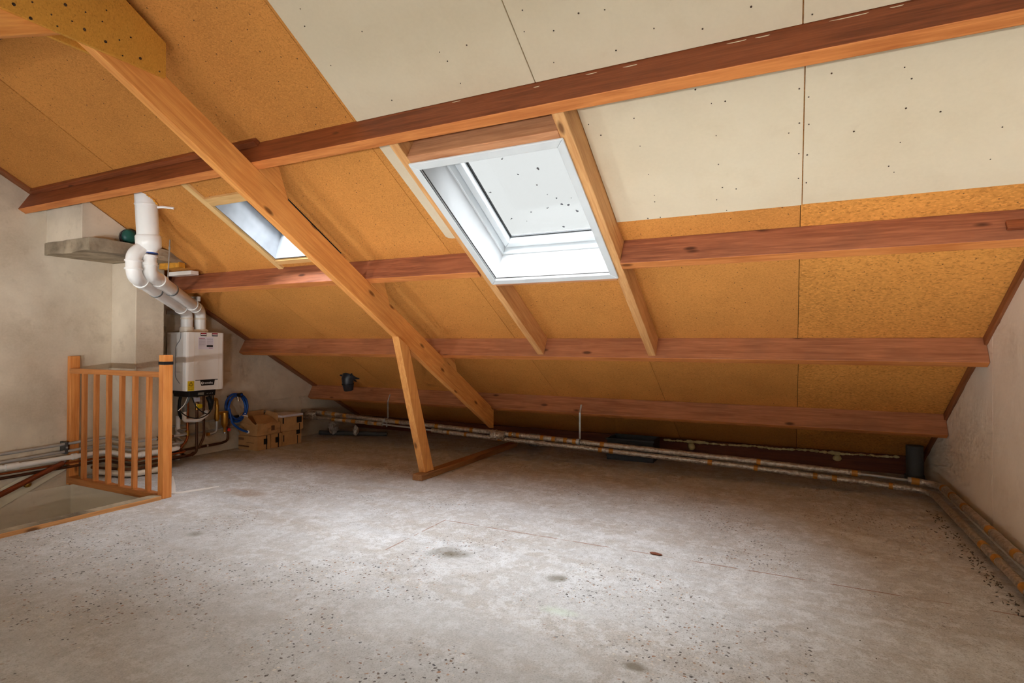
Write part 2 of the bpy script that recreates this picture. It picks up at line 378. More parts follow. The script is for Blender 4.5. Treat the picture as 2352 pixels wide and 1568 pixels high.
def gable(y0, y1, dtop, zb, jit=0.0, step=.06):
    """outline (y, z) of a gable wall whose top edge runs dtop below the boards"""
    pts = [(y1, zb), (y0, zb)]; n = int((y1-y0)/step); ys = sorted(set([y0+(y1-y0)*k/n for k in range(n+1)] + ([YR] if y0 < YR < y1 else [])))
    for y in ys:
        j = (noise.noise(Vector((y*7, 3.3, 0)))*.6+noise.noise(Vector((y*23, 1.3, 0)))*.5)*jit
        pts.append((y, roof_z(y) - dtop/CT + j))
    return pts[::-1]
wl = MB().prism(gable(YB, YE, .012, -2.7, .006), XL-.2, XL, 'x').build('wall_left', 'wall_l')
tag(wl, 'grey rough plastered gable wall behind the boiler', 'wall', kind='structure')
wr = empty('wall_right', (XR, 4.0, 0), 'pale boarded gable wall on the right with a vertical joint', 'wall', kind='structure')
MB().prism(gable(4.118, YE, .052, 0, .018), XR, XR+.18, 'x').build('wall_panel', 'wall_r', wr)
MB().prism(gable(YB, 4.112, .052, 0, .018), XR, XR+.18, 'x').build('wall_panel', 'wall_r', wr)
MB().box(XR+.001, XR+.18, 4.112, 4.118, 0, 1.15).build('joint_filler', 'tape_brown', wr)
sw = empty('wall_stairwell', (XL, HY1, .25), 'cream painted walls of the stair opening below the floor', 'wall', kind='structure')
MB().box(XL, HX, HY1, HY1+.02, -2.7, -.22).box(XL, HX, HY1-.008, HY1, -2.7, -.022).build('stairwell_end_wall', 'cream', sw)
MB().box(XL, XL+.008, HY0, HY1-.008, -2.7, -.05).build('stairwell_side_wall', 'cream', sw)
MB().box(HX, HX+.02, HY0, HY1, -2.7, -.22).box(HX, HX+.008, HY0, HY1-.008, -2.7, -.02).build('stairwell_inner_wall', 'cream', sw)
MB().box(XL, HX, HY0-.1, HY0, -2.7, -.22).build('stairwell_near_wall', 'cream', sw)
tag(MB().box(XL, HX+.02, HY0-.1, HY1+.02, -2.75, -2.7).build('floor_lower', 'battenX'), 'floor at the bottom of the stair opening', 'floor', kind='structure')
# stairs going down in the opening
stt = empty('staircase', ((XL+HX)/2, 1.0, -2.7), 'cream staircase descending in the floor opening below the balustrade', 'stairs')
for k in range(11):
    y = 1.75 - .14*k; z = -.75 - .175*k
    MB().box(XL+.012, HX-.004, y-.2, y, z-.04, z).build('tread', 'cream_gloss', stt, bevel=.004)

# eave board and foam line
tag(MB().box(XL, XR, 5.97, 6.0, 0, roof_z(6.0)-.004).build('wall_eave', 'eave_board', bevel=.003), 'dark timber board closing the eaves behind the foil pipes', 'wall', kind='structure')

# ------------------------------------------------------------------ roof: deck, chipboards, plasterboards
W1 = dict(x0=-1.775, x1=-.921, s0=2.834, s1=3.90, xi0=-1.732, xi1=-.964, si0=2.880, si1=3.856)
W2 = dict(x0=-3.625, x1=-2.965, s0=3.035, s1=3.64)
ceil = empty('ceiling', (0, YR, roof_z(YR)), 'sloping attic ceiling of chipboard and white plasterboard sheets', 'ceiling', kind='structure')
XA, XB = XL-.2, XR+.18
def deck(holes, s0, s1):
    m = MB(); xs = sorted(set([XA, XB] + [h for q in holes for h in q[:2]])); 
    for a, b in zip(xs[:-1], xs[1:]):
        cuts = sorted([(q[2], q[3]) for q in holes if q[0] <= a+1e-6 and q[1] >= b-1e-6]); p = s0
        for c0, c1 in cuts: m.box(a, b, p, c0, .022, .09); p = c1
        m.box(a, b, p, s1, .022, .09)
    return m
deck([(W1['xi0']-.03, W1['xi1']+.03, W1['si0']-.03, W1['si1']+.03), (W2['x0']-.01, W2['x1']+.01, W2['s0']-.01, W2['s1']+.01)], SR, SE+.3).build('roof_deck', 'deck', ceil, RM)
G = .0016
def board(x0, x1, s0, s1, mat='chip'): return rbox(x0+G, x1-G, s0+G, s1-G, -.018, 0).build('chipboard_panel', mat, ceil, RM)
A1, A2, B2, C2 = 2.667, 3.781, 4.905, SE+.2
for x0, x1 in ((XL-.05, -4.165), (-4.156, -3.10), (-3.10, -2.06), (-2.06, -1.01), (-1.01, .042), (.042, XR+.05)): board(x0, x1, SR, A1)
board(XL-.05, -3.645, A1, A2); board(-3.645, -2.945, A1, W2['s0']-.02); board(-3.645, -2.945, W2['s1']+.02, A2); board(-3.645, W2['x0']-.01, W2['s0']-.02, W2['s1']+.02); board(W2['x1']+.01, -2.945, W2['s0']-.02, W2['s1']+.02)
board(-2.945, -2.07, A1, A2); board(-2.07, -1.79, A1, A2); board(-1.79, -.91, A1, W1['si0']-.03); board(-.91, .042, A1, A2); board(.042, XR+.05, A1, A2, 'chip_coarse')
board(-1.79, W1['xi0']-.03, W1['si0']-.03, A2); board(W1['xi1']+.03, -.91, W1['si0']-.03, A2)
for x0, x1 in ((XL-.05, -4.132), (-4.132, -3.09), (-3.09, -2.057), (-2.057, -1.79)): board(x0, x1, A2, B2)
board(-1.79, W1['xi0']-.03, A2, W1['si1']+.03); board(W1['xi1']+.03, -.91, A2, W1['si1']+.03); board(-1.79, -.91, W1['si1']+.03, B2); board(-.91, .042, A2, B2); board(.042, XR+.05, A2, B2, 'chip_coarse')
for x0, x1 in ((XL-.05, -4.14), (-4.14, -3.10), (-3.10, -2.052), (-2.052, -1.015), (-1.015, .048)): board(x0, x1, B2, C2)
board(.048, XR+.05, B2, C2, 'chip_coarse')
# white plasterboard sheets screwed over the chipboard
GT = .0125
def sheet(x0, x1, s0, s1): return rbox(x0+.002, x1-.002, s0, s1, 0.0005, GT).build('plasterboard_sheet', 'gyp', ceil, RM, bevel=.0015, seg=1)
up = [(-1.684,2.218),(-1.381,2.394),(-1.367,2.442),(-1.361,2.558),(-1.244,2.395),(-.856,2.429),(-.902,2.562),(-.976,2.402),(-.95,2.318),(-.738,2.387),(-.637,2.4),(-.473,2.519),(-.3,2.566),(-.129,2.525),(.067,2.606),(-.635,2.572),(-1.942,2.126),(-1.951,2.322),(-1.756,2.563),(-1.904,2.056)]
lo = [(-.358,2.822),(-.303,2.904),(-.248,2.905),(-.635,2.911),(-.301,3.078),(-.641,3.072),(-.307,3.249),(-.806,2.973),(-.846,2.901),(.139,2.863),(.376,2.894),(.405,2.949),(.029,2.907),(.063,2.954),(.405,3.084),(.522,3.126),(.031,3.078),(.067,3.092),(-.009,3.123),(.235,3.164),(.408,3.257),(.738,3.246),(.031,3.247),(.064,3.261),(.737,3.412),(.382,3.386),(.406,3.426),(-.636,3.256),(-.635,3.404),(-.642,3.451),(-.303,3.402),(-.241,3.422),(-.337,3.483),(.031,3.398),(.064,3.432),(-.634,3.572),(-.297,3.567),(-.701,3.572)]
sheets = [sheet(-2.035, -1.016, SR, 2.636), sheet(-1.016, .038, SR, 2.636), sheet(.038, XR, SR, 2.636), sheet(-.878, .048, 2.70, 3.583), sheet(.048, XR, 2.70, 3.578)]
for sh, (a, b) in zip(sheets, ((-2.04,-1.016), (-1.016,.038), (.038,2), (-.9,.048), (.048,2))):
    m = MB(); src = up if sh in sheets[:3] else lo
    for (x, s) in src:
        if a <= x < b: m.disc((x, s, -GT-.0005), random.uniform(.0022, .0042), '-z', 7, .0015)
    if m.v: tag(m.build('screw_heads', 'screw', sh, RM), kind='stuff')
pl = [(-2.012, 2.70), (-1.82, 2.70), (-1.82, 3.585), (-1.965, 3.588), (-1.99, 3.58), (-2.003, 3.566)]
MB().prism([(x, s) for x, s in pl], -GT, -.0005, 'z').build('plasterboard_strip', 'gyp', ceil, RM)
# verge strips along both gables
for nm, xa, xb, d1, lab in (('trim_1', XL, XL+.075, .02, 'thin brown strip along the left gable under the boards'), ('trim_2', XR-.016, XR+.06, .052, 'brown verge timber along the top of the right gable wall')):
    e = empty(nm, (xa, 4, roof_z(4)), lab, 'trim', kind='structure'); cuts = [SR+.1] + [q for s in P_S for q in (s, s+PW)] + [SE]
    for k in range(0, len(cuts), 2): rbox(xa, xb, cuts[k]+.001, cuts[k+1]-.001, .0125 if nm == 'trim_2' and k < 2 else .0005, d1).build('verge_strip', 'vergeY', e, RM, bevel=.003)

# opposite slope behind the camera: boards, and three roof windows added to brighten the room
ow = [(-.75, .35), (.75, 1.85), (2.25, 3.35)]     # local x (mirrored)
os0, os1 = 3.8, 5.7
holes = [(a, b, os0, os1) for a, b in ow]
oc = empty('ceiling_opposite', (0, .4, roof_z(.4)), 'opposite sloping ceiling of chipboard behind the camera', 'ceiling', kind='structure')
def deck2(z0, z1):
    m = MB(); xs = sorted(set([-XB, -XA] + [h for q in holes for h in q[:2]]))
    for a, b in zip(xs[:-1], xs[1:]):
        hit = [q for q in holes if q[0] <= a+1e-6 and q[1] >= b-1e-6]
        if hit: m.box(a, b, SR, os0, z0, z1); m.box(a, b, os1, SE+.3, z0, z1)
        else: m.box(a, b, SR, SE+.3, z0, z1)
    return m
deck2(.022, .09).build('roof_deck', 'deck', oc, OM); deck2(0, .018).build('chipboard_panel', 'gyp', oc, OM)
for k, (a, b) in enumerate(ow):
    w = empty('window_%d' % (k+3), tuple(OM @ Vector(((a+b)/2, 4.75, 0))), 'added unseen white roof window in the opposite slope behind the camera, number %s from the right gable' % ('one', 'two', 'three')[k], 'window', kind='structure')
    MB().box(a, b, os0, os0+.03, -.02, .16).box(a, b, os1-.03, os1, -.02, .16).box(a, a+.03, os0+.03, os1-.03, -.02, .16).box(b-.03, b, os0+.03, os1-.03, -.02, .16).build('window_frame', 'white_frame', w, OM, bevel=.004)
    MB().box(a+.03, b-.03, os0+.03, os1-.03, .12, .126).build('pane', 'glass', w, OM)
rb = MB().box(XL+.005, XR-.005, YR-.03, YR+.03, roof_z(YR)-.25, roof_z(YR)-.035)
tag(rb.build('ridge_beam', 'purlin_redX', bevel=.003), 'brown timber ridge beam at the top of the roof', 'beam')
tag(MB().box(XL, XR, YB, YB+.03, 0, .15).build('wall_eave_opposite', 'eave_board'), 'timber board closing the eaves behind the camera', 'wall', kind='structure')

# ------------------------------------------------------------------ purlins and skylight trimming
def purlin(k, x0, x1, lab, mat='purlinX', grp=None):
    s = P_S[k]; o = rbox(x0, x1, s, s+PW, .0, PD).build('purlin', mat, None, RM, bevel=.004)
    o.data.materials.append(M['sawn_litX'])                      # rough sawn lower edge, its orange brightened to stand for floor bounce
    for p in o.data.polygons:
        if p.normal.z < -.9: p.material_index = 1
    return tag(o, lab, 'beam', 'purlins across the roof slope')
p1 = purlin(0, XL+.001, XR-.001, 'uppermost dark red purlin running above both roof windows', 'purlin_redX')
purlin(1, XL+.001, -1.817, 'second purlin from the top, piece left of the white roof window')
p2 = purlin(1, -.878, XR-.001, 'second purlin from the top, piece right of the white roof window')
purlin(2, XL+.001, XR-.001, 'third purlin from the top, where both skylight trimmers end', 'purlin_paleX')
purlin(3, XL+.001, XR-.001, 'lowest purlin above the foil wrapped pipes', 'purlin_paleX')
b1 = rbox(XL+.08, -2.76, 2.603, 2.6375, .001, .036).build('timber_batten', 'purlin_redX', None, RM, bevel=.003)
tag(b1, 'slim brown batten nailed along the left top edge of the upper purlin', 'batten')
b2 = rbox(.853, XR-.002, 3.732, 3.7515, .075, .12).build('timber_offcut', 'purlin_redX', None, RM, bevel=.003)
tag(b2, 'small rough wood offcut nailed to the face of the second purlin at far right', 'wood block')
# splinter / repair marks on the upper purlin
for x, d, ln in ((-.78, .03, .05), (-.62, .035, .06), (-.22, .028, .07), (-.12, .03, .05), (.12, .026, .12), (.30, .024, .04), (-1.02, .04, .03), (-1.45, .02, .05)):
    p_ = MB().prism([(x, -d), (x+ln, -d+.001), (x+ln*.9, -d-.003), (x+ln*.3, -d-.004)], P_S[0]-.0008, P_S[0]-.0001, 'y').build('paint_mark', 'gyp', p1, RM)
tr1 = rbox(-1.816, -1.764, P_S[0]+PW+.001, P_S[2]-.001, .0, .154).build('skylight_trimmer', 'pineY', None, RM, bevel=.004)
tag(tr1, 'pale pine trimmer rafter along the left side of the white roof window', 'rafter', 'trimmers beside the white roof window')
tr2 = rbox(-.936, -.879, P_S[0]+PW+.001, P_S[2]-.001, .0, .154).build('skylight_trimmer', 'pineY', None, RM, bevel=.004)
tag(tr2, 'pale pine trimmer rafter along the right side of the white roof window', 'rafter', 'trimmers beside the white roof window')
h1 = rbox(-1.763, -.937, 2.795, 2.848, .0, .154).build('skylight_header', 'pineX', None, RM, bevel=.004)
tag(h1, 'timber header between the trimmers above the white roof window', 'beam')
h2 = rbox(-1.763, -.937, 3.888, 3.935, .0, .154).build('skylight_header', 'pineX', None, RM, bevel=.004)
tag(h2, 'timber header between the trimmers below the white roof window', 'beam')

# ------------------------------------------------------------------ roof window 1 (white)
w1 = empty('window_1', W(-1.348, 3.367), 'large white framed roof window with a bright dirt specked pane', 'window', kind='structure')
q = W1
def ring(x0, x1, s0, s1, xi0, xi1, si0, si1, d0, d1):
    """mitred rectangular ring as four loops of one casing; returns four MBs (top, bottom, left, right)"""
    o = [(x0, s0), (x1, s0), (x1, s1), (x0, s1)]; i = [(xi0, si0), (xi1, si0), (xi1, si1), (xi0, si1)]; out = []
    for a in range(4):
        b = (a+1) % 4; out.append(MB().prism([o[a], o[b], i[b], i[a]], -d1, -d0, 'z'))
    return out
for m in ring(q['x0'], q['x1'], q['s0'], q['s1'], q['xi0'], q['xi1'], q['si0'], q['si1'], .1545, .168): m.build('casing_trim', 'white_casing', w1, RM, bevel=.004)
t = .012
MB().box(q['xi0']-t, q['xi0'], q['si0'], q['si1'], -.1645, .045).build('reveal_lining', 'white_reveal', w1, RM)
MB().box(q['xi1'], q['xi1']+t, q['si0'], q['si1'], -.1645, .045).build('reveal_lining', 'white_reveal', w1, RM)
MB().box(q['xi0']-t, q['xi1']+t, q['si0']-t, q['si0'], -.1645, .045).build('reveal_lining', 'white_reveal', w1, RM)
MB().box(q['xi0']-t, q['xi1']+t, q['si1'], q['si1']+t, -.1645, .045).build('reveal_lining', 'white_reveal', w1, RM)
for dd, nm in ((.156, 'edge_bead'),):
    for m in ring(q['xi0']+.0003, q['xi1']-.0003, q['si0']+.0003, q['si1']-.0003, q['xi0']+.004, q['xi1']-.004, q['si0']+.004, q['si1']-.004, .146, .150): m.build(nm, 'dark_metal', w1, RM)
for m in ring(q['xi0']-.03, q['xi1']+.03, q['si0']-.03, q['si1']+.03, q['xi0']+.012, q['xi1']-.012, q['si0']+.012, q['si1']-.012, -.105, -.045): m.build('window_frame', 'white_frame', w1, RM, bevel=.003)
sx0, sx1, ss0, ss1 = q['xi0']+.016, q['xi1']-.016, q['si0']+.016, q['si1']-.016
for m in ring(sx0, sx1, ss0, ss1, sx0+.042, sx1-.042, ss0+.042, ss1-.042, -.155, -.090): m.build('sash', 'white_frame', w1, RM, bevel=.006)
for m in ring(sx0-.04, sx1+.04, ss0-.04, ss1+.04, sx0+.008, sx1-.008, ss0+.008, ss1-.008, -.19, -.155): m.build('outer_cladding', 'grey_pvc', w1, RM)
for m in ring(sx0+.042, sx1-.042, ss0+.042, ss1-.042, sx0+.051, sx1-.051, ss0+.051, ss1-.051, -.15, -.138): m.build('glazing_gasket', 'rubber', w1, RM)
pane = MB().box(sx0+.04, sx1-.04, ss0+.04, ss1-.04, .142, .147).build('pane', 'glass', w1, RM)
m = MB()
for (x, s) in [(-1.27,3.252),(-1.401,3.276),(-1.321,3.373),(-1.286,3.457),(-1.241,3.494),(-1.153,3.507),(-1.226,3.548),(-1.189,3.561),(-1.326,3.567),(-1.44,3.585),(-1.591,3.624),(-1.5,3.661),(-1.278,3.745),(-1.63,3.383),(-1.15,3.62),(-1.45,3.15),(-1.2,3.1)]:
    r = random.choice((.003, .005, .008)); m.disc((x, s, .141), r, 'z', 7, .0006)
    if r > .004: m.disc((x+random.uniform(-.01, .01), s+random.uniform(-.012, .012), .141), r*.6, 'z', 6, .0006)
tag(m.build('dirt_specks', 'speck', pane, RM), kind='stuff')

# ------------------------------------------------------------------ roof window 2 (small metal skylight, partly behind the rafter)
w2 = empty('window_2', W(-3.3, 3.33), 'small metal roof light half hidden behind the slanting rafter', 'window', kind='structure')
q = W2
def flare(p, e):  # zinc upstand narrowing towards the pane
    (x0, s0), (x1, s1) = p; m = MB(); z0, z1 = -.004, .21; a = .02
    m.v = [(x0, s0, z0), (x1, s1, z0), (x1-e[0]*a, s1-e[1]*a, z1), (x0-e[2]*a, s0-e[3]*a, z1)]; m.f = [(0, 1, 2, 3)]; return m
X0, X1, S0, S1 = q['x0'], q['x1'], q['s0'], q['s1']; th_ = .004
for (a, b, c, d) in ((X0, X0+th_, S0, S1), (X1-th_, X1, S0, S1)): MB().box(a, b, c, d, -.006, .2).build('zinc_upstand', 'zinc', w2, RM)
MB().box(X0+th_, X1-th_, S0, S0+th_, -.006, .2).build('zinc_upstand', 'zinc', w2, RM)
MB().prism([(S1, -.006), (S1, .2), (S1-.05, .2), (S1-.05, .17), (S1-.006, -.006)], X0+th_, X1-th_, 'x').build('zinc_upstand', 'zinc', w2, RM)
for m in ring(X0-.02, X1+.02, S0-.02, S1+.02, X0+.045, X1-.045, S0+.045, S1-.045, -.225, -.2): m.build('roof_light_frame', 'rubber', w2, RM, bevel=.004)
MB().box(X0+.03, X1-.03, S0+.03, S1-.03, .226, .231).build('pane', 'glass', w2, RM)
for m in ring(X0-.008, X1+.008, S0-.008, S1+.008, X0, X1, S0, S1, -.004, .003): m.build('black_gasket', 'rubber', w2, RM)
stk = MB(); stk.v = [(-3.39, S1-.012, .03), (-3.12, S1-.012, .03), (-3.12, S1-.02, .085), (-3.36, S1-.022, .09)]; stk.f = [(0, 1, 2, 3)]
MB().prism([(S1-.010, .035), (S1-.030, .11), (S1-.032, .11), (S1-.012, .035)], -3.38, -3.12, 'x').build('paper_sticker', 'paper', w2, RM)
MB().prism([(S1-.016, .05), (S1-.022, .072), (S1-.0235, .072), (S1-.0175, .05)], -3.34, -3.20, 'x').build('sticker_print', 'ink_red', w2, RM)
rbox(X0-.06, X0-.009, 2.70, 3.75, .0005, .022).build('batten', 'battenY', w2, RM, bevel=.002)
rbox(X0-.008, X1+.008, S0-.08, S0-.009, .0005, .022).build('batten', 'battenX', w2, RM, bevel=.002)
rbox(X0-.008, X1+.008, S1+.009, S1+.055, .0005, .022).build('batten', 'battenX', w2, RM, bevel=.002)

# ------------------------------------------------------------------ truss
TX0, TX1 = -2.783, -2.730
tb = empty('roof_truss', (-2.756, 5.0, .0), 'orange pine truss with sloping rafters, leaning strut and nailed apex plate', 'truss')
D0, D1 = PD+.0005, .3455
def s_of(y, d): return (y + d*ST)/CT
poly = [(s_of(YR+.001, D0), -D0), (s_of(5.135, D0), -D0), (s_of(5.135, D1), -D1), (s_of(YR+.001, D1), -D1)]
MB().prism(poly, TX0, TX1, 'x').build('rafter', 'trussY', tb, RM, bevel=.005)
poly2 = [(s_of(YR+.001, D0), -D0), (s_of(5.6, D0), -D0), (s_of(5.6, D1), -D1), (s_of(YR+.001, D1), -D1)]
MB().prism(poly2, -TX1, -TX0, 'x').build('rafter', 'trussY', tb, OM, bevel=.005)
gp = [(YR-.385, 2.386), (YR+.377, 2.386), (YR+.376, 2.555), (YR+.02, 2.762), (YR-.02, 2.762), (YR-.376, 2.555)]
g1 = MB().prism(gp, TX1+.0005, TX1+.0185, 'x').build('gusset_plate', 'gusset', tb, bevel=.0015)
g2 = MB().prism(gp, TX0-.0185, TX0-.0005, 'x').build('gusset_plate', 'gusset', tb, bevel=.0015)
m = MB()
for i, (y, z) in enumerate([(1.108,2.418),(1.168,2.459),(1.233,2.444),(1.282,2.511),(1.357,2.52),(1.439,2.572),(1.163,2.392),(1.307,2.455),(1.254,2.407),(1.354,2.444),(1.423,2.514),(1.542,2.503),(1.437,2.432),(1.494,2.467),(1.508,2.403),(1.586,2.427),(1.675,2.405)]):
    m.disc((TX1+.0183, y, z), .0035 if i % 3 else .0065, 'x', 8, .002)
tag(m.build('nail_heads', 'screw', g1), kind='stuff')
st_ = MB(); st_.prism([(3.90, .0505), (4.03, .0505), (3.668, 1.094), (3.53, 1.1725)], -2.775, -2.713, 'x'); st_.build('strut', 'trussZ', tb, bevel=.004)
for s in (P_S[0], P_S[1], P_S[2]):
    MB().prism([(s+PW+.0005, -D0), (s+PW+.0005, -.045), (s+.147, -.045), (s+.305, -D0)], TX0, TX1, 'x').build('purlin_cleat', 'trussY', tb, RM, bevel=.003)
tag(MB().box(-2.784, -2.690, 3.82, 5.62, 0, .05).build('sole_plate', 'plateY', bevel=.005), 'dusty timber sole plate lying on the floor under the leaning strut', 'timber')

# ------------------------------------------------------------------ stair opening trim, balustrade, handrail
tr = empty('trim_3', (-4.05, 1.4, 0), 'wooden edging strip along the stair opening with a grey top', 'trim', kind='structure')
MB().box(-4.09, -4.0, HY0, 2.52, -.05, .026).build('edging_board', 'trimY', tr, bevel=.003)
MB().box(-4.088, -4.004, HY0, 2.518, .026, .0275).build('painted_top', 'slab', tr)
bl = empty('stair_balustrade', (-4.03, 2.56, 0), 'orange wooden stair balustrade with slim balusters and two posts', 'balustrade')
np_ = MB().box(-4.062, -4.003, 2.527, 2.594, .0005, 1.025).build('newel_post', 'postZ', bl, bevel=.004)
MB().box(-4.064, -4.001, 2.525, 2.596, .955, .977).build('black_strap', 'rubber', np_, bevel=.001)
MB().box(XL+.002, XL+.05, 2.552, 2.622, -.045, 1.0).build('wall_post', 'postZ', bl, bevel=.004)
MB().box(XL+.05, -4.062, 2.543, 2.578, .862, .902).build('top_rail', 'railX', bl, bevel=.003)
MB().box(XL+.05, -4.062, 2.533, 2.591, -.024, .026).build('bottom_rail', 'railX', bl, bevel=.003)
for x in (-5.062, -4.897, -4.727, -4.557, -4.393, -4.224): MB().box(x-.015, x+.015, 2.545, 2.576, .0265, .8615).build('baluster', 'balusterZ', bl, bevel=.002)
hr = empty('stair_handrail', (XL+.06, 2.2, -.02), 'varnished dark brown handrail slanting down into the stair opening', 'handrail')
hp = [(-5.19, 1.55, -.222), (-5.19, 2.35, .104), (-5.19, 2.475, .154), (-5.20, 2.487, .158)]
MB().tube(densify(hp, .05), [.021]*(len(densify(hp, .05))-1)+[.012], 14).build('rail', 'mahogany', hr, smooth=True)
MB().prism([(1.55, -.40), (2.558, .088), (2.40, .095), (2.28, .095), (1.55, -.25)], XL+.0085, XL+.024, 'x').build('backing_board', 'cream_gloss', hr, bevel=.002)
for y, z in ((2.278, .02), (1.62, -.26)):
    k = MB().disc((XL+.024, y, z), .026, 'x', 16, .006); k.sphere((XL+.045, y, z), .022, 16, 10, (.9, 1, 1)); k.tube([(XL+.05, y, z), (-5.19, y, z+.04)], .006, 8); k.build('brass_bracket', 'brass', hr, smooth=True)

# ------------------------------------------------------------------ chimney
ch = empty('wall_chimney', (-5.1, 2.9, 0), 'plastered chimney breast carrying a rough concrete slab under the roof', 'chimney', kind='structure')
MB().box(XL, -4.953, 2.883, 3.125, 0, 1.799).build('chimney_pier', 'wall_l', ch, bevel=.006)
def rough_slab():
    m = MB(); n = 14; prof = [(2.385, 1.80), (3.135, 1.80), (2.975, 1.893), (2.385, 1.893)]
    m.prism(prof, XL, -4.665, 'x'); o = m.build('concrete_slab', 'slab', ch)
    bm = bmesh.new(); bm.from_mesh(o.data); bmesh.ops.subdivide_edges(bm, edges=bm.edges, cuts=9, use_grid_fill=True)
    for v in bm.verts:
        if v.co.x > XL+.02: v.co += noise.noise_vector(v.co*9)*.012 + noise.noise_vector(v.co*30)*.004
        v.co.z = min(v.co.z, roof_z(v.co.y)-.003)
    bm.to_mesh(o.data); bm.free(); return o
rough_slab()
MB().prism([(2.395, 1.885), (2.96, 1.885), (2.395, roof_z(2.395)-.002)], XL, -4.80, 'x').build('chimney_stack', 'wall_l', ch, bevel=.004)
gd = empty('duct_end', (-4.76, 2.70, 1.90), 'dark green round duct end on the concrete slab beside the white flue', 'duct')
MB().tube([(-4.86, 2.74, 1.962), (-4.735, 2.70, 1.958)], .062, 20).build('duct_pipe', 'shade', gd, smooth=True)
MB().sphere((-4.735, 2.70, 1.958), .058, 18, 10, (.55, 1, 1)).build('duct_cap', 'green', gd, smooth=True)
fm = MB().box(-4.93, -4.66, 3.06, 3.12, 1.755, 1.798); fo = fm.build('foam_seal', 'foam_orange', jit=.012); tag(fo, 'aged orange foam smeared under the right end of the concrete slab', 'foam')
tag(MB().box(-4.92, -4.60, 3.128, 3.20, 1.70, 1.735).build('white_fillet', 'white_pvc', bevel=.003), 'short white strip wedged between slab and roof boards', 'strip')

# ------------------------------------------------------------------ boiler
BX0, BX1, BY0, BY1, BZ0, BZ1 = -5.25, -4.956, 3.336, 3.717, .672, 1.217
bo = empty('wall_boiler', (BX0, (BY0+BY1)/2, BZ0), 'white wall hung gas boiler with yellow warning label and black control strip', 'boiler')
MB().box(BX0, BX1-.05, BY0+.003, BY1-.003, BZ0, BZ1-.002).build('casing', 'white_metal', bo, bevel=.006)
fc = MB().prism([(BX1-.0495, BY0), (BX1-.006, BY0), (BX1, BY0+.02), (BX1, BY1-.02), (BX1-.006, BY1), (BX1-.0495, BY1)], BZ0, BZ1, 'z').build('front_cover', 'white_metal', bo, bevel=.004)
for y in (BY0+.075, BY1-.055): MB().box(BX1-.001, BX1+.0006, y-.0015, y+.0015, BZ0+.01, BZ1-.01).build('cover_groove', 'ivory_pvc', bo)
gr = bend([(BX1-.085, BY0+.0025, BZ1-.004), (BX1-.09, BY0+.0025, BZ1-.07), (BX1-.16, BY0+.0025, BZ1-.13), (BX1-.165, BY0+.0025, BZ0+.13), (BX1-.10, BY0+.0025, BZ0+.07)], .04)
MB().tube(gr, .0035, 6).build('side_groove', 'grey_pvc', bo, smooth=True)
lf = MB().prism([(3.424, .772), (3.651, .772), (3.651, .766), (3.62, .766), (3.611, .716), (3.482, .716), (3.472, .766), (3.424, .766)], BX1, BX1+.003, 'x').build('logo_plate', 'black', bo)
FR = Matrix(((0, 0, 1, BX1+.0032), (1, 0, 0, 3.553), (0, 1, 0, .740), (0, 0, 0, 1)))
text('logo_lettering', 'remeha', .030, 'white_print', lf, FR)
lg = MB().tube([(BX1+.003, 3.493+.011*math.cos(a*.3927), .740+.011*math.sin(a*.3927)) for a in range(17)], .0022, 6); lg.tube([(BX1+.003, 3.488, .735), (BX1+.003, 3.488, .745)], .002, 6).tube([(BX1+.003, 3.488, .74), (BX1+.003, 3.497, .735)], .002, 6); lg.build('logo_emblem', 'white_print', lf)
wlb = MB().box(BX1, BX1+.002, 3.349, 3.412, .674, .764).build('warning_label', 'yellow', bo)
tri = MB()
def loop(pts, r): return MB().tube(densify(pts+[pts[0]], .01), r, 5)
c0 = [(BX1+.0022, 3.36, .724), (BX1+.0022, 3.401, .724), (BX1+.0022, 3.3805, .758)]
loop(c0, .0022).build('warning_triangle', 'ink', wlb); MB().box(BX1+.002, BX1+.0035, 3.3790, 3.3820, .735, .748).box(BX1+.002, BX1+.0035, 3.3790, 3.3820, .729, .732).build('exclamation_mark', 'ink', wlb)
loop([(BX1+.0022, 3.36, .684), (BX1+.0022, 3.3805, .687), (BX1+.0022, 3.401, .684), (BX1+.0022, 3.401, .71), (BX1+.0022, 3.3805, .713), (BX1+.0022, 3.36, .71)], .0012).tube([(BX1+.0022, 3.3805, .687), (BX1+.0022, 3.3805, .713)], .001, 5).build('manual_symbol', 'ink', wlb)
for y0, y1 in ((3.472, 3.532), (3.588, 3.648)):
    s_ = MB().box(BX1, BX1+.0015, y0, y1, 1.181, 1.211).build('sticker', 'ink', bo); MB().box(BX1+.0015, BX1+.0022, y0+.004, y1-.004, 1.200, 1.2095).build('sticker_red_band', 'ink_red', s_); MB().box(BX1+.0015, BX1+.0022, y0+.003, y1-.003, 1.190, 1.1985).build('sticker_white_band', 'white_print', s_)
pp = MB().box(BX1, BX1+.0012, 3.449, 3.606, 1.056, 1.172).build('paper_label', 'paper', bo)
m = MB()
for k in range(9):
    if k < 7: m.box(BX1+.0012, BX1+.0018, 3.457, 3.522, 1.148-.010*k, 1.1505-.010*k)
    if k < 6: m.box(BX1+.0012, BX1+.0018, 3.534, 3.597, 1.158-.010*k, 1.1605-.010*k)
m.build('printed_lines', 'ink_grey', pp); MB().box(BX1+.0012, BX1+.0019, 3.534, 3.598, 1.078, 1.096).build('printed_bar', 'ink', pp); MB().box(BX1+.0012, BX1+.0019, 3.457, 3.515, 1.157, 1.162).build('red_heading', 'ink_red', pp); MB().box(BX1+.0012, BX1+.0019, 3.555, 3.596, 1.066, 1.070).build('red_footer', 'ink_red', pp)
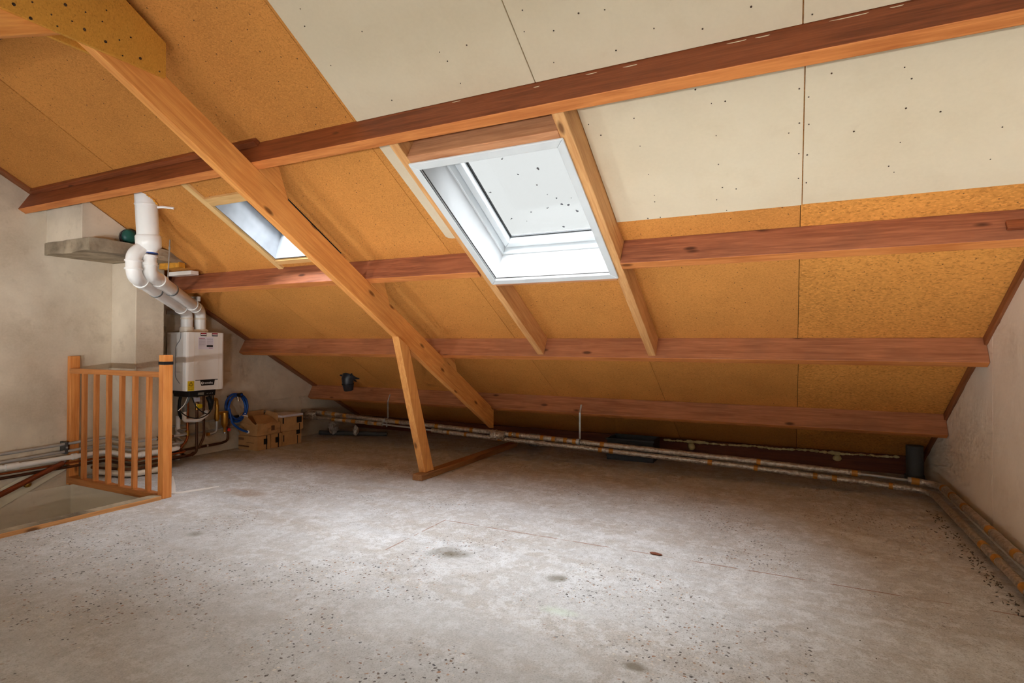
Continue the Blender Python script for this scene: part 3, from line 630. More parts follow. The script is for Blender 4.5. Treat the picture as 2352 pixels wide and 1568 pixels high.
cp = MB().prism([(BX0+.05, BZ0-.0005), (BX1-.012, BZ0-.0005), (BX1-.022, BZ0-.058), (BX0+.05, BZ0-.058)], 3.375, 3.645, 'y').build('control_panel', 'black', bo, bevel=.006)
MB().prism([(BX1-.0145, .652), (BX1-.0125, .652), (BX1-.0165, .627), (BX1-.0185, .627)], 3.462, 3.522, 'y').build('display', 'screen', cp)
m = MB()
for y in (3.555, 3.575, 3.592, 3.610): m.disc((BX1-.016, y, .639), .003, 'x', 6, .002)
m.build('touch_symbols', 'white_print', cp)
MB().box(BX0+.06, BX0+.11, 3.36, 3.72, BZ0-.03, BZ0).build('pipe_rail', 'dark_metal', bo)
fa = MB(); fa.tube([(-5.12, 3.445, BZ1-.001), (-5.12, 3.445, 1.265)], .062, 20).tube([(-5.12, 3.58, BZ1-.001), (-5.12, 3.58, 1.25)], .058, 20).box(-5.17, -5.07, 3.445, 3.63, BZ1-.001, 1.243); fa.build('flue_adapter', 'ivory_pvc', bo, smooth=True)
MB().disc((-5.07, 3.605, 1.232), .013, 'x', 12, .008).build('test_point_cap', 'ivory_pvc', bo, smooth=True)
tag(MB().box(XL+.001, XL+.02, 3.36, 3.66, 1.385, 1.425).build('wall_bracket', 'galv', bevel=.002), 'grey metal bracket strip on the wall behind the boiler flue pipes', 'bracket')
tag(MB().box(XL+.001, XL+.05, 3.29, 3.335, .72, 1.27).build('mounting_board', 'slab', bevel=.003), 'upright board on the wall beside the boiler', 'board')

# ------------------------------------------------------------------ flue pipes
def pipe_assembly(name, lab, pts, r, mat, sockets, rb=.075):
    e = empty(name, pts[0], lab, 'flue pipe', 'white flue pipes above the boiler')
    path = bend(pts, rb, 8); MB().tube(path, r, 24).build('pipe_run', mat, e, smooth=True)
    for (p, q, rr, mm) in sockets: MB().tube([p, q], rr, 24).build('socket', mm, e, smooth=True)
    return e
def along(a, b, t0, t1): a, b = Vector(a), Vector(b); return tuple(a.lerp(b, t0)), tuple(a.lerp(b, t1))
a0, a1, a2, a3 = (-5.12, 3.58, 1.251), (-5.12, 3.58, 1.428), (-4.22, 2.545, 1.622), (-4.22, 2.545, 1.752)
s_ = [along(a1, a2, .08, .13)+(.056, 'white_pvc'), along(a1, a2, .17, .21)+(.056, 'white_pvc'), along(a1, a2, .62, .64)+(.054, 'grey_pvc'), along(a1, a2, .80, .86)+(.057, 'white_pvc'), along(a2, a3, .42, .60)+(.056, 'white_pvc'), along(a2, a3, .88, .995)+(.056, 'white_pvc'), along(a0, a1, .5, .6)+(.054, 'ivory_pvc')]
pipe_assembly('flue_intake_pipe', 'white bent flue pipe nearer the camera joining the centre of the thick flue', [a0, a1, a2, a3], .05, 'white_pvc', s_)
b0, b1, b2, b3, b4 = (-5.12, 3.445, 1.266), (-5.12, 3.445, 1.408), (-4.225, 2.44, 1.590), (-4.225, 2.44, 1.745), (-4.225, 2.50, 1.795)
s_ = [along(b1, b2, .10, .15)+(.056, 'white_pvc'), along(b1, b2, .64, .66)+(.054, 'grey_pvc'), along(b1, b2, .86, .90)+(.056, 'white_pvc'), along(b2, b3, .28, .36)+(.057, 'white_pvc'), along(b2, b3, .66, .74)+(.057, 'white_pvc'), along(b0, b1, .5, .62)+(.054, 'ivory_pvc')]
pipe_assembly('flue_exhaust_pipe', 'white bent flue pipe behind, branching into the side of the thick flue', [b0, b1, b2, b3, b4], .05, 'white_pvc', s_)
ff = empty('thick_flue_pipe', (-4.22, 2.545, 1.756), 'thick white vertical flue pipe passing up through the roof boards', 'flue pipe')
e0, e1 = Vector((-4.22, 2.545, 1.785)), Vector((-4.20, 2.495, 2.35))
MB().tube([tuple(e0.lerp(e1, t)) for t in (.0, .05, .18, .2)], [.06, .083, .084, .076], 28).build('adapter_socket', 'white_pvc', ff, smooth=True)
MB().tube([tuple(e0.lerp(e1, t)) for t in (.18, 1.0)], .073, 28).build('pipe_run', 'white_pvc', ff, smooth=True)
MB().tube([tuple(e0.lerp(e1, t)) for t in (.575, .59, .6)], [.0755, .077, .0745], 28).build('collar', 'white_pvc', ff, smooth=True)
MB().tube([(-4.22, 2.545, 1.770), (-4.22, 2.545, 1.785)], .06, 24).build('base_cone', 'white_pvc', ff, smooth=True)
MB().tube([(-4.22, 2.545, 1.763), (-4.22, 2.545, 1.770)], .0585, 24).build('blue_seal_ring', 'blue', ff, smooth=True)
m = MB()
for k in range(14):
    a = -.3+1.9*k/13; c_ = Vector((-4.202+.08*math.cos(a), 2.50+.085*math.sin(a), 0)); m.sphere((c_.x, c_.y, roof_z(c_.y)-.006), random.uniform(.005, .011), 8, 5)
m.build('foam_collar', 'foam_orange', ff, smooth=True, jit=.006)
bk = bend([(-4.125, 2.545, 2.095), (-4.09, 2.565, 2.098), (-4.07, 2.585, 2.095), (-4.03, 2.605, 2.090)], .02, 4); mk = MB()
for a, b in zip(bk[:-1], bk[1:]):
    mk.tube([a, b], .009, 6)
tag(mk.build('flue_bracket', 'white_pvc'), 'small white bracket tying the thick flue to the roof boards', 'bracket')
tr_ = empty('threaded_rod', (-4.50, 2.90, 1.9), 'thin threaded rod hanging the flue clamps from the roof boards', 'rod')
MB().tube([(-4.50, 2.865, 1.60), (-4.47, 2.86, 1.94)], .005, 8).build('rod', 'galv', tr_, smooth=True); MB().tube([(-4.473, 2.86, 1.86), (-4.471, 2.86, 1.885)], .009, 6).build('nut', 'galv', tr_)
MB().tube([(-4.50, 2.865, 1.595), (-4.50, 2.865, 1.612)], .009, 6).build('nut', 'galv', tr_)
tag(MB().box(-5.0, -4.90, 3.40, 3.43, 1.50, 1.545).build('pipe_clamp', 'white_pvc', bevel=.004), 'white clamp block holding the two flue pipes near the boiler', 'clamp')

# ------------------------------------------------------------------ pipes along the left wall and round the chimney
def wall_pipe(name, lab, pts, r, mat, rb=.05, extras=(), grp='pipes running round the chimney foot'):
    e = empty(name, pts[0], lab, 'pipe', grp); MB().tube(bend(pts, rb), r, 12).build('pipe_run', mat, e, smooth=True)
    for (p, q_, rr, mm, nm) in extras: MB().tube([p, q_], rr, 12).build(nm, mm, e, smooth=True)
    return e
yc, xc = 2.82, -4.885
wall_pipe('steel_pipe', 'upper galvanised steel pipe along the left wall behind the balustrade', [(-5.233, .9, .24), (-5.233, yc, .306), (xc, yc, .292), (xc, 3.30, .292), (-5.20, 3.42, .29), (-5.20, 3.50, .29)], .011, 'galv', extras=[((xc, 3.03, .292), (xc, 3.07, .292), .016, 'copper_dull', 'coupling'), ((xc, 3.13, .292), (xc, 3.17, .292), .016, 'copper_dull', 'coupling')])
wall_pipe('steel_pipe', 'lower galvanised steel pipe along the left wall behind the balustrade', [(-5.233, .9, .18), (-5.233, yc, .247), (xc, yc, .224), (xc, 3.27, .226), (-5.2, 3.40, .226)], .011, 'galv', extras=[((xc, 3.10, .224), (xc, 3.16, .225), .0125, 'copper_dull', 'rust_patch')])
wall_pipe('waste_pipe', 'white plastic waste pipe under the two steel pipes', [(-5.223, .9, .172), (-5.223, yc, .188), (xc+.01, yc-.01, .180), (xc+.01, 3.22, .18), (-5.18, 3.36, .18)], .020, 'white_pvc', .06, extras=[((-5.223, 2.12, .183), (-5.223, 2.2, .184), .025, 'white_pvc', 'coupling'), ((-5.223, 2.02, .182), (-5.223, 2.10, .183), .023, 'white_pvc', 'coupling'), ((-5.223, 2.555, .186), (-5.223, 2.59, .187), .026, 'white_pvc', 'pipe_clip'), ((xc+.01, 2.89, .18), (xc+.01, 2.92, .18), .024, 'white_pvc', 'coupling'), ((xc+.01, 3.09, .18), (xc+.01, 3.12, .18), .025, 'ivory_pvc', 'pipe_clip')])
wall_pipe('copper_pipe', 'bright copper pipe below the white waste pipe on the left wall', [(-5.255, .9, .125), (-5.255, yc+.01, .137), (xc-.01, yc+.01, .135), (xc-.01, 3.3, .135), (-5.2, 3.42, .13)], .009, 'copper')
wall_pipe('copper_pipe', 'dull brown copper pipe, lowest of the bundle on the left wall', [(-5.255, .9, .085), (-5.255, yc, .107), (xc-.015, yc, .100), (xc-.015, 3.3, .10), (-5.2, 3.42, .09)], .011, 'copper_dull')
wall_pipe('grey_waste_pipe', 'thick grey pipe on the floor around the chimney foot', [(-5.20, 2.74, .034), (-4.90, 2.80, .034), (-4.86, 2.86, .034), (-4.86, 3.06, .034)], .028, 'ivory_pvc')
wall_pipe('dark_drain_pipe', 'thin dark pipe with a corroded joint low at the chimney foot', [(-5.22, 2.70, .075), (-4.88, 2.78, .075), (-4.845, 2.84, .073), (-4.845, 3.08, .073)], .012, 'copper_dull', extras=[((-4.95, 2.765, .075), (-4.92, 2.772, .075), .018, 'brass', 'joint')])
clp = empty('pipe_clip', (-5.25, 2.515, .27), 'dark metal clip holding the two steel pipes to the left wall', 'clip')
MB().box(XL+.001, -5.219, 2.506, 2.526, .215, .312).build('clip_body', 'grey_pipe', clp, bevel=.002); MB().disc((-5.219, 2.516, .268), .008, 'x', 8, .003).build('clip_screw', 'galv', clp)

# ------------------------------------------------------------------ pipework under the boiler
grp = 'copper pipes under the boiler'
wall_pipe('boiler_pipe', 'orange copper pipe dropping from the boiler, nearest the balustrade post', [(-5.2, 3.517, .67), (-5.2, 3.517, .19), (-5.2, 3.43, .095)], .0115, 'copper', .03, [((-5.2, 3.517, .225), (-5.2, 3.517, .275), .018, 'brass', 'compression_joint')], grp)
wall_pipe('boiler_pipe', 'brown copper pipe dropping from the boiler to the lowest elbow', [(-5.17, 3.592, .67), (-5.17, 3.592, .06), (-5.18, 3.545, .038), (-5.18, 3.20, .03)], .0125, 'copper_dull', .03, [((-5.175, 3.572, .055), (-5.18, 3.545, .038), .017, 'copper_dull', 'elbow')], grp)
wall_pipe('boiler_pipe', 'brown copper pipe dropping from the boiler, furthest from the post', [(-5.2, 3.682, .67), (-5.2, 3.689, .19), (-5.21, 3.645, .093)], .0115, 'copper_dull', .04, (), grp)
wall_pipe('supply_pipe', 'long brown copper pipe along the wall foot rising behind the blue hose', [(-5.235, 3.2, .082), (-5.235, 3.92, .094), (-5.24, 3.985, .11), (-5.24, 3.985, .57)], .0125, 'copper_dull', .05, [((-5.235, 3.63, .090), (-5.235, 3.67, .091), .017, 'copper_dull', 'tee'), ((-5.235, 3.74, .092), (-5.235, 3.755, .092), .015, 'galv', 'joint')], grp)
wall_pipe('condensate_pipe', 'white jointed plastic drain pipe looping under the boiler', [(-5.12, 3.43, .52), (-5.12, 3.43, .385), (-5.12, 3.58, .372), (-5.12, 3.66, .42), (-5.14, 3.665, .45)], .019, 'white_pvc', .03, [((-5.12, 3.43, .47), (-5.12, 3.43, .53), .023, 'grey_pvc', 'grey_socket')], 'drain pipes under the boiler')
wall_pipe('standing_drain', 'short white upright drain pipe at the foot of the wall by the post', [(-5.24, 3.45, .0005), (-5.24, 3.45, .42)], .020, 'white_pvc', .03, [((-5.24, 3.45, .28), (-5.24, 3.45, .31), .026, 'white_pvc', 'clip')], 'drain pipes under the boiler')
wall_pipe('filling_pipe', 'pale steel pipe bending left below the brass valve', [(-5.17, 3.805, .34), (-5.17, 3.805, .22), (-5.17, 3.72, .214)], .010, 'galv', .05, [((-5.17, 3.725, .214), (-5.17, 3.70, .214), .015, 'brass', 'brass_end')], 'drain pipes under the boiler')
for z, lab in ((.335, 'upper thin steel pipe along the wall behind the cardboard boxes'), (.235, 'lower thin steel pipe along the wall behind the cardboard boxes')):
    wall_pipe('wall_conduit', lab, [(XL+.02, 3.3, z-.02), (XL+.02, 4.6, z+.02)], .009, 'galv', .03, [((XL+.02, 4.08, z+.003), (XL+.02, 4.14, z+.004), .016, 'dark_metal', 'junction')] if z > .3 else (), 'wall conduits behind the boxes')
hk = empty('hose_connections', (-5.1, 3.5, .5), 'black cables and hose drooping under the boiler', 'cable')
MB().tube(bend([(-5.05, 3.455, .61), (-5.0, 3.47, .50), (-5.0, 3.60, .42), (-5.02, 3.66, .56), (-5.03, 3.66, .61)], .06), .005, 8).build('cable', 'rubber', hk, smooth=True)
MB().tube(bend([(-5.0, 3.30, .50), (-5.0, 3.38, .43), (-5.0, 3.50, .40), (-5.0, 3.60, .44), (-5.03, 3.66, .52), (-5.03, 3.64, .61)], .05), .005, 8).build('cable', 'rubber', hk, smooth=True)
MB().tube(bend([(-5.15, 3.42, .64), (-5.15, 3.40, .55), (-5.16, 3.405, .45), (-5.17, 3.44, .40)], .05), .013, 10).build('black_hose', 'rubber', hk, smooth=True)
MB().tube(bend([(-5.1, 3.44, .67), (-5.1, 3.47, .60), (-5.12, 3.43, .525)], .04), .014, 10).build('grey_hose', 'grey_pvc', hk, smooth=True)
MB().tube(bend([(-5.02, 3.40, .63), (-4.98, 3.34, .55), (-4.98, 3.28, .50)], .04), .004, 8).build('white_cable', 'white_pvc', hk, smooth=True)
MB().tube([(-5.08, 3.64, .60), (-5.06, 3.66, .545), (-5.08, 3.67, .47)], [.022, .028, .016], 12).build('cable_gland', 'rubber', hk, smooth=True)
gv = empty('gas_tap', (-5.17, 3.592, .5), 'small brass gas tap with a yellow round knob under the boiler', 'tap')
MB().tube([(-5.17, 3.592, .47), (-5.17, 3.592, .53)], .018, 10).build('tap_body', 'brass', gv, smooth=True); MB().disc((-5.15, 3.60, .505), .022, 'x', 16, .02).build('yellow_knob', 'yellow', gv, smooth=True)
MB().box(-5.16, -5.14, 3.55, 3.60, .55, .59).build('paper_tag', 'paper', gv)
bf = empty('magnetic_filter', (-5.17, 3.85, .4), 'brass dirt filter with a red drain knob right of the boiler pipes', 'filter')
MB().tube(bend([(-5.17, 3.735, .555), (-5.17, 3.80, .555), (-5.17, 3.805, .47)], .02), .016, 12).build('inlet_elbow', 'brass', bf, smooth=True)
MB().tube([(-5.17, 3.805, .50), (-5.17, 3.805, .475), (-5.17, 3.805, .45), (-5.17, 3.805, .36), (-5.17, 3.805, .335)], [.021, .021, .019, .026, .015], 14).build('valve_body', 'brass', bf, smooth=True)
MB().box(-5.19, -5.15, 3.81, 3.925, .395, .428).build('filter_arm', 'brass', bf, bevel=.008)
MB().tube([(-5.165, 3.89, .41), (-5.165, 3.89, .30), (-5.165, 3.89, .275), (-5.165, 3.89, .25), (-5.165, 3.89, .215)], [.034, .034, .026, .012, .012], 18).build('filter_pot', 'brass', bf, smooth=True)
MB().sphere((-5.145, 3.925, .235), .018, 12, 8).build('red_knob', 'red', bf, smooth=True); MB().tube([(-5.165, 3.89, .215), (-5.165, 3.89, .20)], .017, 12).build('drain_cap', 'steel', bf, smooth=True)
hs = empty('blue_hose', (-5.18, 4.04, .35), 'coiled blue filling hose hanging on a wall tap beside the boxes', 'hose')
pts = []
for k in range(0, 111):
    a = math.pi*.5 - 2*math.pi*k/40; r = .118 + .012*math.sin(k*.23); pts.append((-5.20+.010*math.sin(k*.13)+.0004*k, 4.04+r*math.cos(a)*.95, .45+r*math.sin(a)*1.15))
pts += [(-5.13, 3.95, .30), (-5.12, 4.00, .25), (-5.11, 4.06, .21), (-5.11, 4.115, .19)]
MB().tube(bend(pts, .02, 2), .0115, 10).build('hose', 'blue', hs, smooth=True)
MB().tube([(-5.11, 4.115, .19), (-5.11, 4.15, .183)], .018, 12).build('white_nut', 'white_pvc', hs, smooth=True); MB().tube([(-5.165, 4.11, .345), (-5.165, 4.15, .345)], .02, 12).tube([(-5.165, 4.13, .345), (-5.165, 4.13, .38)], .008, 8).build('white_valve', 'white_pvc', hs, smooth=True)
tp = empty('wall_tap', (-5.22, 4.03, .57), 'chrome wall tap with a black and blue cap holding the hose', 'tap')
MB().tube([(XL+.01, 4.03, .565), (-5.16, 4.04, .562)], .014, 12).build('tap_body', 'steel', tp, smooth=True); MB().tube([(-5.17, 4.05, .575), (-5.13, 4.055, .58)], .024, 14).build('tap_handle', 'black', tp, smooth=True)
MB().disc((-5.13, 4.055, .58), .013, 'x', 12, .004).build('blue_cap', 'blue', tp); MB().tube([(-5.16, 4.035, .56), (-5.15, 4.035, .515)], .013, 12).build('spout', 'steel', tp, smooth=True)
wall_pipe('hose_tail', 'thin grey tail pipe below the blue hose', [(-5.2, 4.15, .43), (-5.2, 4.16, .33), (-5.2, 4.145, .22), (-5.2, 4.14, .195)], .008, 'grey_pvc', .04, [((-5.2, 4.14, .195), (-5.2, 4.14, .215), .012, 'brass', 'nut')], 'drain pipes under the boiler')

# ------------------------------------------------------------------ cardboard boxes
def carton(name, lab, x0, x1, y0, y1, z0, z1, rz=0, bands=(), cover=None):
    cx, cy = (x0+x1)/2, (y0+y1)/2; fr = Matrix.Translation((cx, cy, z0)) @ Matrix.Rotation(rz, 4, 'Z'); w, d, h = (x1-x0)/2, (y1-y0)/2, z1-z0
    e = empty(name, (cx, cy, z0), lab, 'box', 'cardboard boxes by the wall')
    MB().box(-w, w, -d, d, 0, h-.003).build('carton_body', 'card', e, fr, bevel=.003)
    MB().box(-w, w, -d, -.001, h-.003, h).box(-w, w, .001, d, h-.003, h).build('top_flaps', 'card', e, fr, bevel=.001)
    for (a, b, c, dd) in bands: MB().box(w, w+.0012, a*d, b*d, c*h, dd*h).build('black_print', 'ink', e, fr)
    return e, fr, w, d, h
e, fr, w, d, h = carton('cardboard_box', 'front left small cardboard box on the floor with printed side', -5.25, -4.962, 4.118, 4.283, 0, .147, .0, [(-.05, .5, .38, .78), (.33, .47, 0, 1)])
MB().box(-.14, -.06, -d-.001, -d, .1, .125).box(-.14, .02, -d-.001, -d, .03, .045).box(-.02, .09, -d-.001, -d, .075, .08).build('side_print', 'card_dark', e, fr)
carton('cardboard_box', 'middle small cardboard box on the floor with a black square print', -5.25, -4.958, 4.288, 4.43, 0, .15, 0, [(-.2, .45, .36, .74), (.25, .42, 0, 1)])
carton('cardboard_box', 'rear cardboard box on the floor under the box with a white sheet', -5.24, -4.965, 4.437, 4.71, 0, .155, .02, [(-.9, -.82, .3, .75), (.45, .85, .68, .98), (.55, .62, 0, .6)])
e, fr, w, d, h = carton('cardboard_box', 'upper cardboard box with a white sheet on its lid', -5.24, -4.965, 4.43, 4.735, .1555, .312, -.03, [(-.85, -.75, .55, .95), (.4, .85, .5, .92), (.62, .69, 0, .45)])
sh_ = MB().box(-5.25, -4.95, 4.42, 4.72, .3125, .335).build('white_sheet_stack', 'paper', bevel=.002); tag(sh_, 'stack of white sheets lying on the upper cardboard box', 'sheets')
# crumpled open parcel
e = empty('crumpled_parcel', (-5.1, 4.26, .15), 'crumpled open brown cardboard parcel on top of the small boxes', 'box', 'cardboard boxes by the wall')
def crumple(x0, x1, y0, y1, z0, z1, nm, mat, sq=1.0, seed=0.0, topless=False):
    o = MB().box(x0, x1, y0, y1, z0, z1).build(nm, mat, e); bm = bmesh.new(); bm.from_mesh(o.data)
    bmesh.ops.subdivide_edges(bm, edges=bm.edges, cuts=6, use_grid_fill=True)
    for v in bm.verts:
        k = (v.co.z-z0)/(z1-z0); nz = noise.noise_vector(v.co*13+Vector((seed, 0, 0)))*.022*sq*min(1, k*3) + noise.noise_vector(v.co*31)*.006*k; v.co += nz
        v.co.z = max(v.co.z, z0)
    bm.to_mesh(o.data); bm.free(); return o
crumple(-5.24, -4.97, 4.125, 4.415, .1515, .27, 'parcel_body', 'card', .8, 3)
def flap(pts, nm='torn_flap'):
    m = MB(); n = Vector((0, 0, 0)); a = [Vector(p) for p in pts]; nn = (a[1]-a[0]).cross(a[2]-a[0]).normalized()*.004; m.v = [tuple(p) for p in a] + [tuple(p+nn) for p in a]; k = len(a)
    m.f = [tuple(range(k-1, -1, -1)), tuple(range(k, 2*k))] + [(i, (i+1) % k, k+(i+1) % k, k+i) for i in range(k)]; return m.build(nm, 'card', e)
flap([(-5.23, 4.13, .27), (-5.22, 4.41, .27), (-5.235, 4.42, .385), (-5.235, 4.12, .38)]); flap([(-5.23, 4.125, .27), (-5.0, 4.125, .26), (-5.08, 4.10, .34), (-5.22, 4.11, .375)])
flap([(-5.22, 4.41, .27), (-4.99, 4.41, .27), (-5.02, 4.425, .36), (-5.2, 4.43, .38)]); flap([(-4.985, 4.13, .27), (-4.985, 4.40, .27), (-5.12, 4.38, .335), (-5.14, 4.20, .345)])
MB().box(-4.972, -4.966, 4.30, 4.34, .19, .24).build('side_print', 'card_dark', e)

# ------------------------------------------------------------------ foil wrapped heating pipes along the eaves
def foil_pipe(name, lab, pts, r, tapes, bare=(), seed=0, rb=.07):
    e = empty(name, pts[0], lab, 'pipe', 'foil wrapped heating pipes'); path = densify(bend(pts, rb), .03); P = [Vector(p) for p in path]
    L = [0]
    for a, b in zip(P[:-1], P[1:]): L.append(L[-1]+(b-a).length)
    def at(t):
        for i in range(len(L)-1):
            if L[i+1] >= t: return P[i].lerp(P[i+1], (t-L[i])/max(1e-6, L[i+1]-L[i]))
        return P[-1]
    cuts = [0]+[v for b in bare for v in b]+[L[-1]]
    for k in range(0, len(cuts), 2):
        n = max(2, int((cuts[k+1]-cuts[k])/.02)); q_ = [tuple(at(cuts[k]+(cuts[k+1]-cuts[k])*i/n)) for i in range(n+1)]
        rr = [r*(1+.10*noise.noise(Vector((i*.21+seed, k, 0)))+.06*noise.noise(Vector((i*.9+seed, 5, 0)))) for i in range(n+1)]
        MB().tube(q_, rr, 14).build('foil_lagging', 'foil', e, smooth=True, jit=.0018)
    for a, b in bare: MB().tube([tuple(at(a-.01)), tuple(at((a+b)/2)), tuple(at(b+.01))], r*.45, 10).build('bare_pipe', 'galv', e, smooth=True)
    for (a, w_) in tapes: MB().tube([tuple(at(a)), tuple(at(a+w_/2)), tuple(at(a+w_))], r*1.07, 14).build('tape_band', 'tape_brown', e, smooth=True)
    return e
ty = 5.075
topp = [(-5.29, 5.02, .305), (-5.15, ty, .30), (-4.035, ty, .262), (-2.726, ty, .229), (-1.793, ty, .205), (-.378, ty, .168), (.547, ty, .138), (.90, ty, .117), (.975, 4.98, .112), (.975, 3.6, .112), (.975, 1.6, .112)]
rt = random.Random(3)
tp_ = [(.45, .05), (.62, .05), (.3, .04), (1.38, .05)] + [(2.6+.06*k, .03) for k in range(0)] + [(1.9, .04), (2.33, .035), (2.62, .08), (2.78, .035), (2.86, .035), (3.12, .035), (3.24, .035), (3.36, .035), (3.45, .035), (3.72, .04), (5.05, .03), (5.72, .04), (6.10, .05), (6.33, .03), (6.55, .03), (6.85, .035), (7.35, .06), (7.75, .05), (8.05, .06)]
foil_pipe('foil_heating_pipe', 'upper foil wrapped heating pipe with brown tape bands along the eaves', topp, .024, tp_, [(3.492, 3.53), (5.78, 6.08)], 1)
botp = [(-5.28, 5.0, .235), (-5.12, ty-.01, .235), (-4.114, ty-.01, .222), (-2.725, ty-.01, .176), (-1.793, ty-.01, .156), (-.378, ty-.01, .119), (.547, ty-.01, .079), (.86, ty-.01, .062), (.915, 4.95, .06), (.915, 3.6, .06), (.915, 1.6, .06)]
tq = [(.45, .05), (.62, .045), (.75, .06), (.95, .04), (1.08, .04), (2.05, .03), (2.26, .03), (2.65, .05), (3.70, .035), (3.80, .04), (4.66, .035), (5.02, .03), (5.45, .03), (5.58, .035), (5.95, .03), (7.4, .05), (7.62, .05), (8.0, .06)]
foil_pipe('foil_heating_pipe', 'lower foil wrapped heating pipe with brown tape bands along the eaves', botp, .0225, tq, [(1.19, 1.85)], 9)
# crumpled foil joint wrap, hangers, foil ends
def blob(name, c, r, mat, lab, cat, sc=(1, 1, 1), amp=.3, freq=14, kind=None):
    m = MB().sphere(c, r, 22, 14, sc); C = Vector(c); m.v = [tuple(C+(Vector(p)-C)*(1+amp*noise.noise(Vector(p)*freq*2)+amp*.5*noise.noise(Vector(p)*freq*5))) for p in m.v]; return tag(m.build(name, mat), lab, cat, kind=kind)
m = MB(); rr = []
q_ = [(-2.72+.012*i, ty, .205-.0003*i) for i in range(14)]
m.tube(q_, [.05+.008*noise.noise(Vector((i*.9, 0, 0))) for i in range(14)], 16); tag(m.build('foil_joint_wrap', 'foil', jit=.006), 'crumpled foil wrap joining both heating pipes below the slanting rafter', 'foil wrap')
for x, zz, lab in ((-4.07, .24, 'perforated metal hanger strap on the lowest purlin left of the leaning strut'), (-1.795, .18, 'perforated metal hanger strap on the lowest purlin right of the leaning strut')):
    e = empty('hanger_strap', (x, 5.1, .55), lab, 'strap', 'hanger straps for the foil pipes'); y0 = 5.163; zt = .55
    f0 = (5.2062-.0852*.5, ) ; pts = [(5.155, .548), (5.1175, .475), (5.118, zz+.05), (5.1, zz+.03), (5.1, zz-.05)]
    m = MB()
    for a, b in zip(pts[:-1], pts[1:]):
        m.prism([a, b, (b[0]-.003, b[1]-.001), (a[0]-.003, a[1]-.001)], x-.008, x+.008, 'x')
    m.build('strap', 'galv', e)
    m = MB()
    for k in range(18): m.disc((x, 5.1150, .46-.0125*k), .003, '-y', 6, .0008)
    tag(m.build('strap_holes', 'rubber', e), kind='stuff'); MB().tube([(x-.012, ty, zz+.025), (x+.012, ty, zz+.025)], .028, 12).build('pipe_ring', 'galv', e, smooth=True)
for k, (c, r, sc) in enumerate((((-5.16, 5.03, .27), .055, (1.5, .9, 1.0)), ((-5.0, 5.25, .10), .06, (1.1, .9, 1.2)), ((-4.72, 5.33, .075), .045, (.8, .8, 1.3)))):
    blob('crumpled_foil', c, r, 'foil', ('crumpled foil end of the heating pipes at the left gable', 'loose crumpled foil under the pipes near the left gable', 'small foil twist on the floor near the left gable')[k], 'foil wrap', sc, .35)
tag(MB().tube([(-5.2, 5.22, .03), (-4.4, 5.52, .03)], .026, 12).build('lagged_pipe_stub', 'grey_pipe', smooth=True), 'grey lagged pipe lying in the dark corner behind the boxes', 'pipe')
blob('plastic_wad', (-2.45, 5.55, .10), .08, 'grey_pvc', 'grey crumpled plastic wad behind the pipes next to the rafter foot', 'wad', (1.5, .8, .8), .3)

# vent cap on the boards, grey drain, crate, foam
vc = empty('roof_vent_sleeve', W(-4.46, 5.72), 'dark plastic wrapped pipe sleeve poking through the boards by the lowest purlin', 'vent')
MB().tube([W(-4.50, 5.72, -.01), W(-4.50, 5.71, .05), W(-4.50, 5.75, .10), (-4.50, W(0, 5.75, .1)[1]+.01, W(0, 5.75, .1)[2]-.06)], [.085, .068, .062, .05], 14).build('sleeve', 'shade', vc, smooth=True, jit=.008)
MB().tube([W(-4.50, 5.735, .083), W(-4.50, 5.742, .093)], .068, 14).build('tie_band', 'rubber', vc, smooth=True)
m = MB()
for a in (.4, 1.5, 2.6, 3.4, 5.6): m.tube([W(-4.5, 5.72, .004), W(-4.5+.12*math.cos(a), 5.72+.12*math.sin(a), .004)], [.035, .008], 6)
m.build('torn_collar', 'shade', vc)
gp_ = empty('grey_drain_pipe', (.93, 5.74, 0), 'grey vertical drain pipe in the dark right corner of the eaves', 'pipe')
MB().tube([(.925, 5.72, 0), (.925, 5.72, roof_z(5.72)-.03)], .062, 24).build('pipe_run', 'grey_pipe', gp_, smooth=True)
MB().tube([(.925, 5.72, .002), (.925, 5.72, .05)], .07, 24).build('socket', 'grey_pipe', gp_, smooth=True)
cr = empty('plastic_crate', (-1.4, 5.55, 0), 'dark plastic crate pushed under the eaves behind the foil pipes', 'crate')
cx0, cx1, cy0, cy1, ch_ = -1.62, -1.17, 5.42, 5.72, .21
MB().box(cx0, cx1, cy0, cy1, .0, .012).build('crate_base', 'crate', cr)
for (a, b, c, dd) in ((cx0, cx1, cy0, cy0+.01), (cx0, cx1, cy1-.01, cy1), (cx0, cx0+.01, cy0+.01, cy1-.01), (cx1-.01, cx1, cy0+.01, cy1-.01)): MB().box(a, b, c, dd, .0125, ch_).build('crate_side', 'crate', cr)
for k in range(5): MB().box(cx0-.006, cx1+.006, cy0-.006, cy0-.0005, .03+.04*k, .042+.04*k).build('crate_rib', 'crate', cr)
MB().box(cx0-.012, cx1+.012, cy0-.012, cy0-.001, ch_-.02, ch_).build('crate_rim', 'crate', cr, bevel=.003)
m = MB(); x = -1.16
while x < .84:
    r = random.uniform(.006, .017)*(1.5 if abs(x+.86) < .08 or abs(x-.37) < .05 else 1); m.sphere((x, 5.955+random.uniform(-.008, .008), .145+.01*noise.noise(Vector((x*4, 0, 0)))), r, 8, 6, (1.3, .6, .8)); x += random.uniform(.010, .022)
m.sphere((-.90, 5.95, .10), .035, 10, 7, (1.0, .7, 1.2)); m.sphere((.38, 5.95, .10), .03, 10, 7, (1.2, .7, .9))
tag(m.build('foam_bead', 'foam', smooth=True, jit=.006), 'pale bead of expanding foam along the eaves board', 'foam')

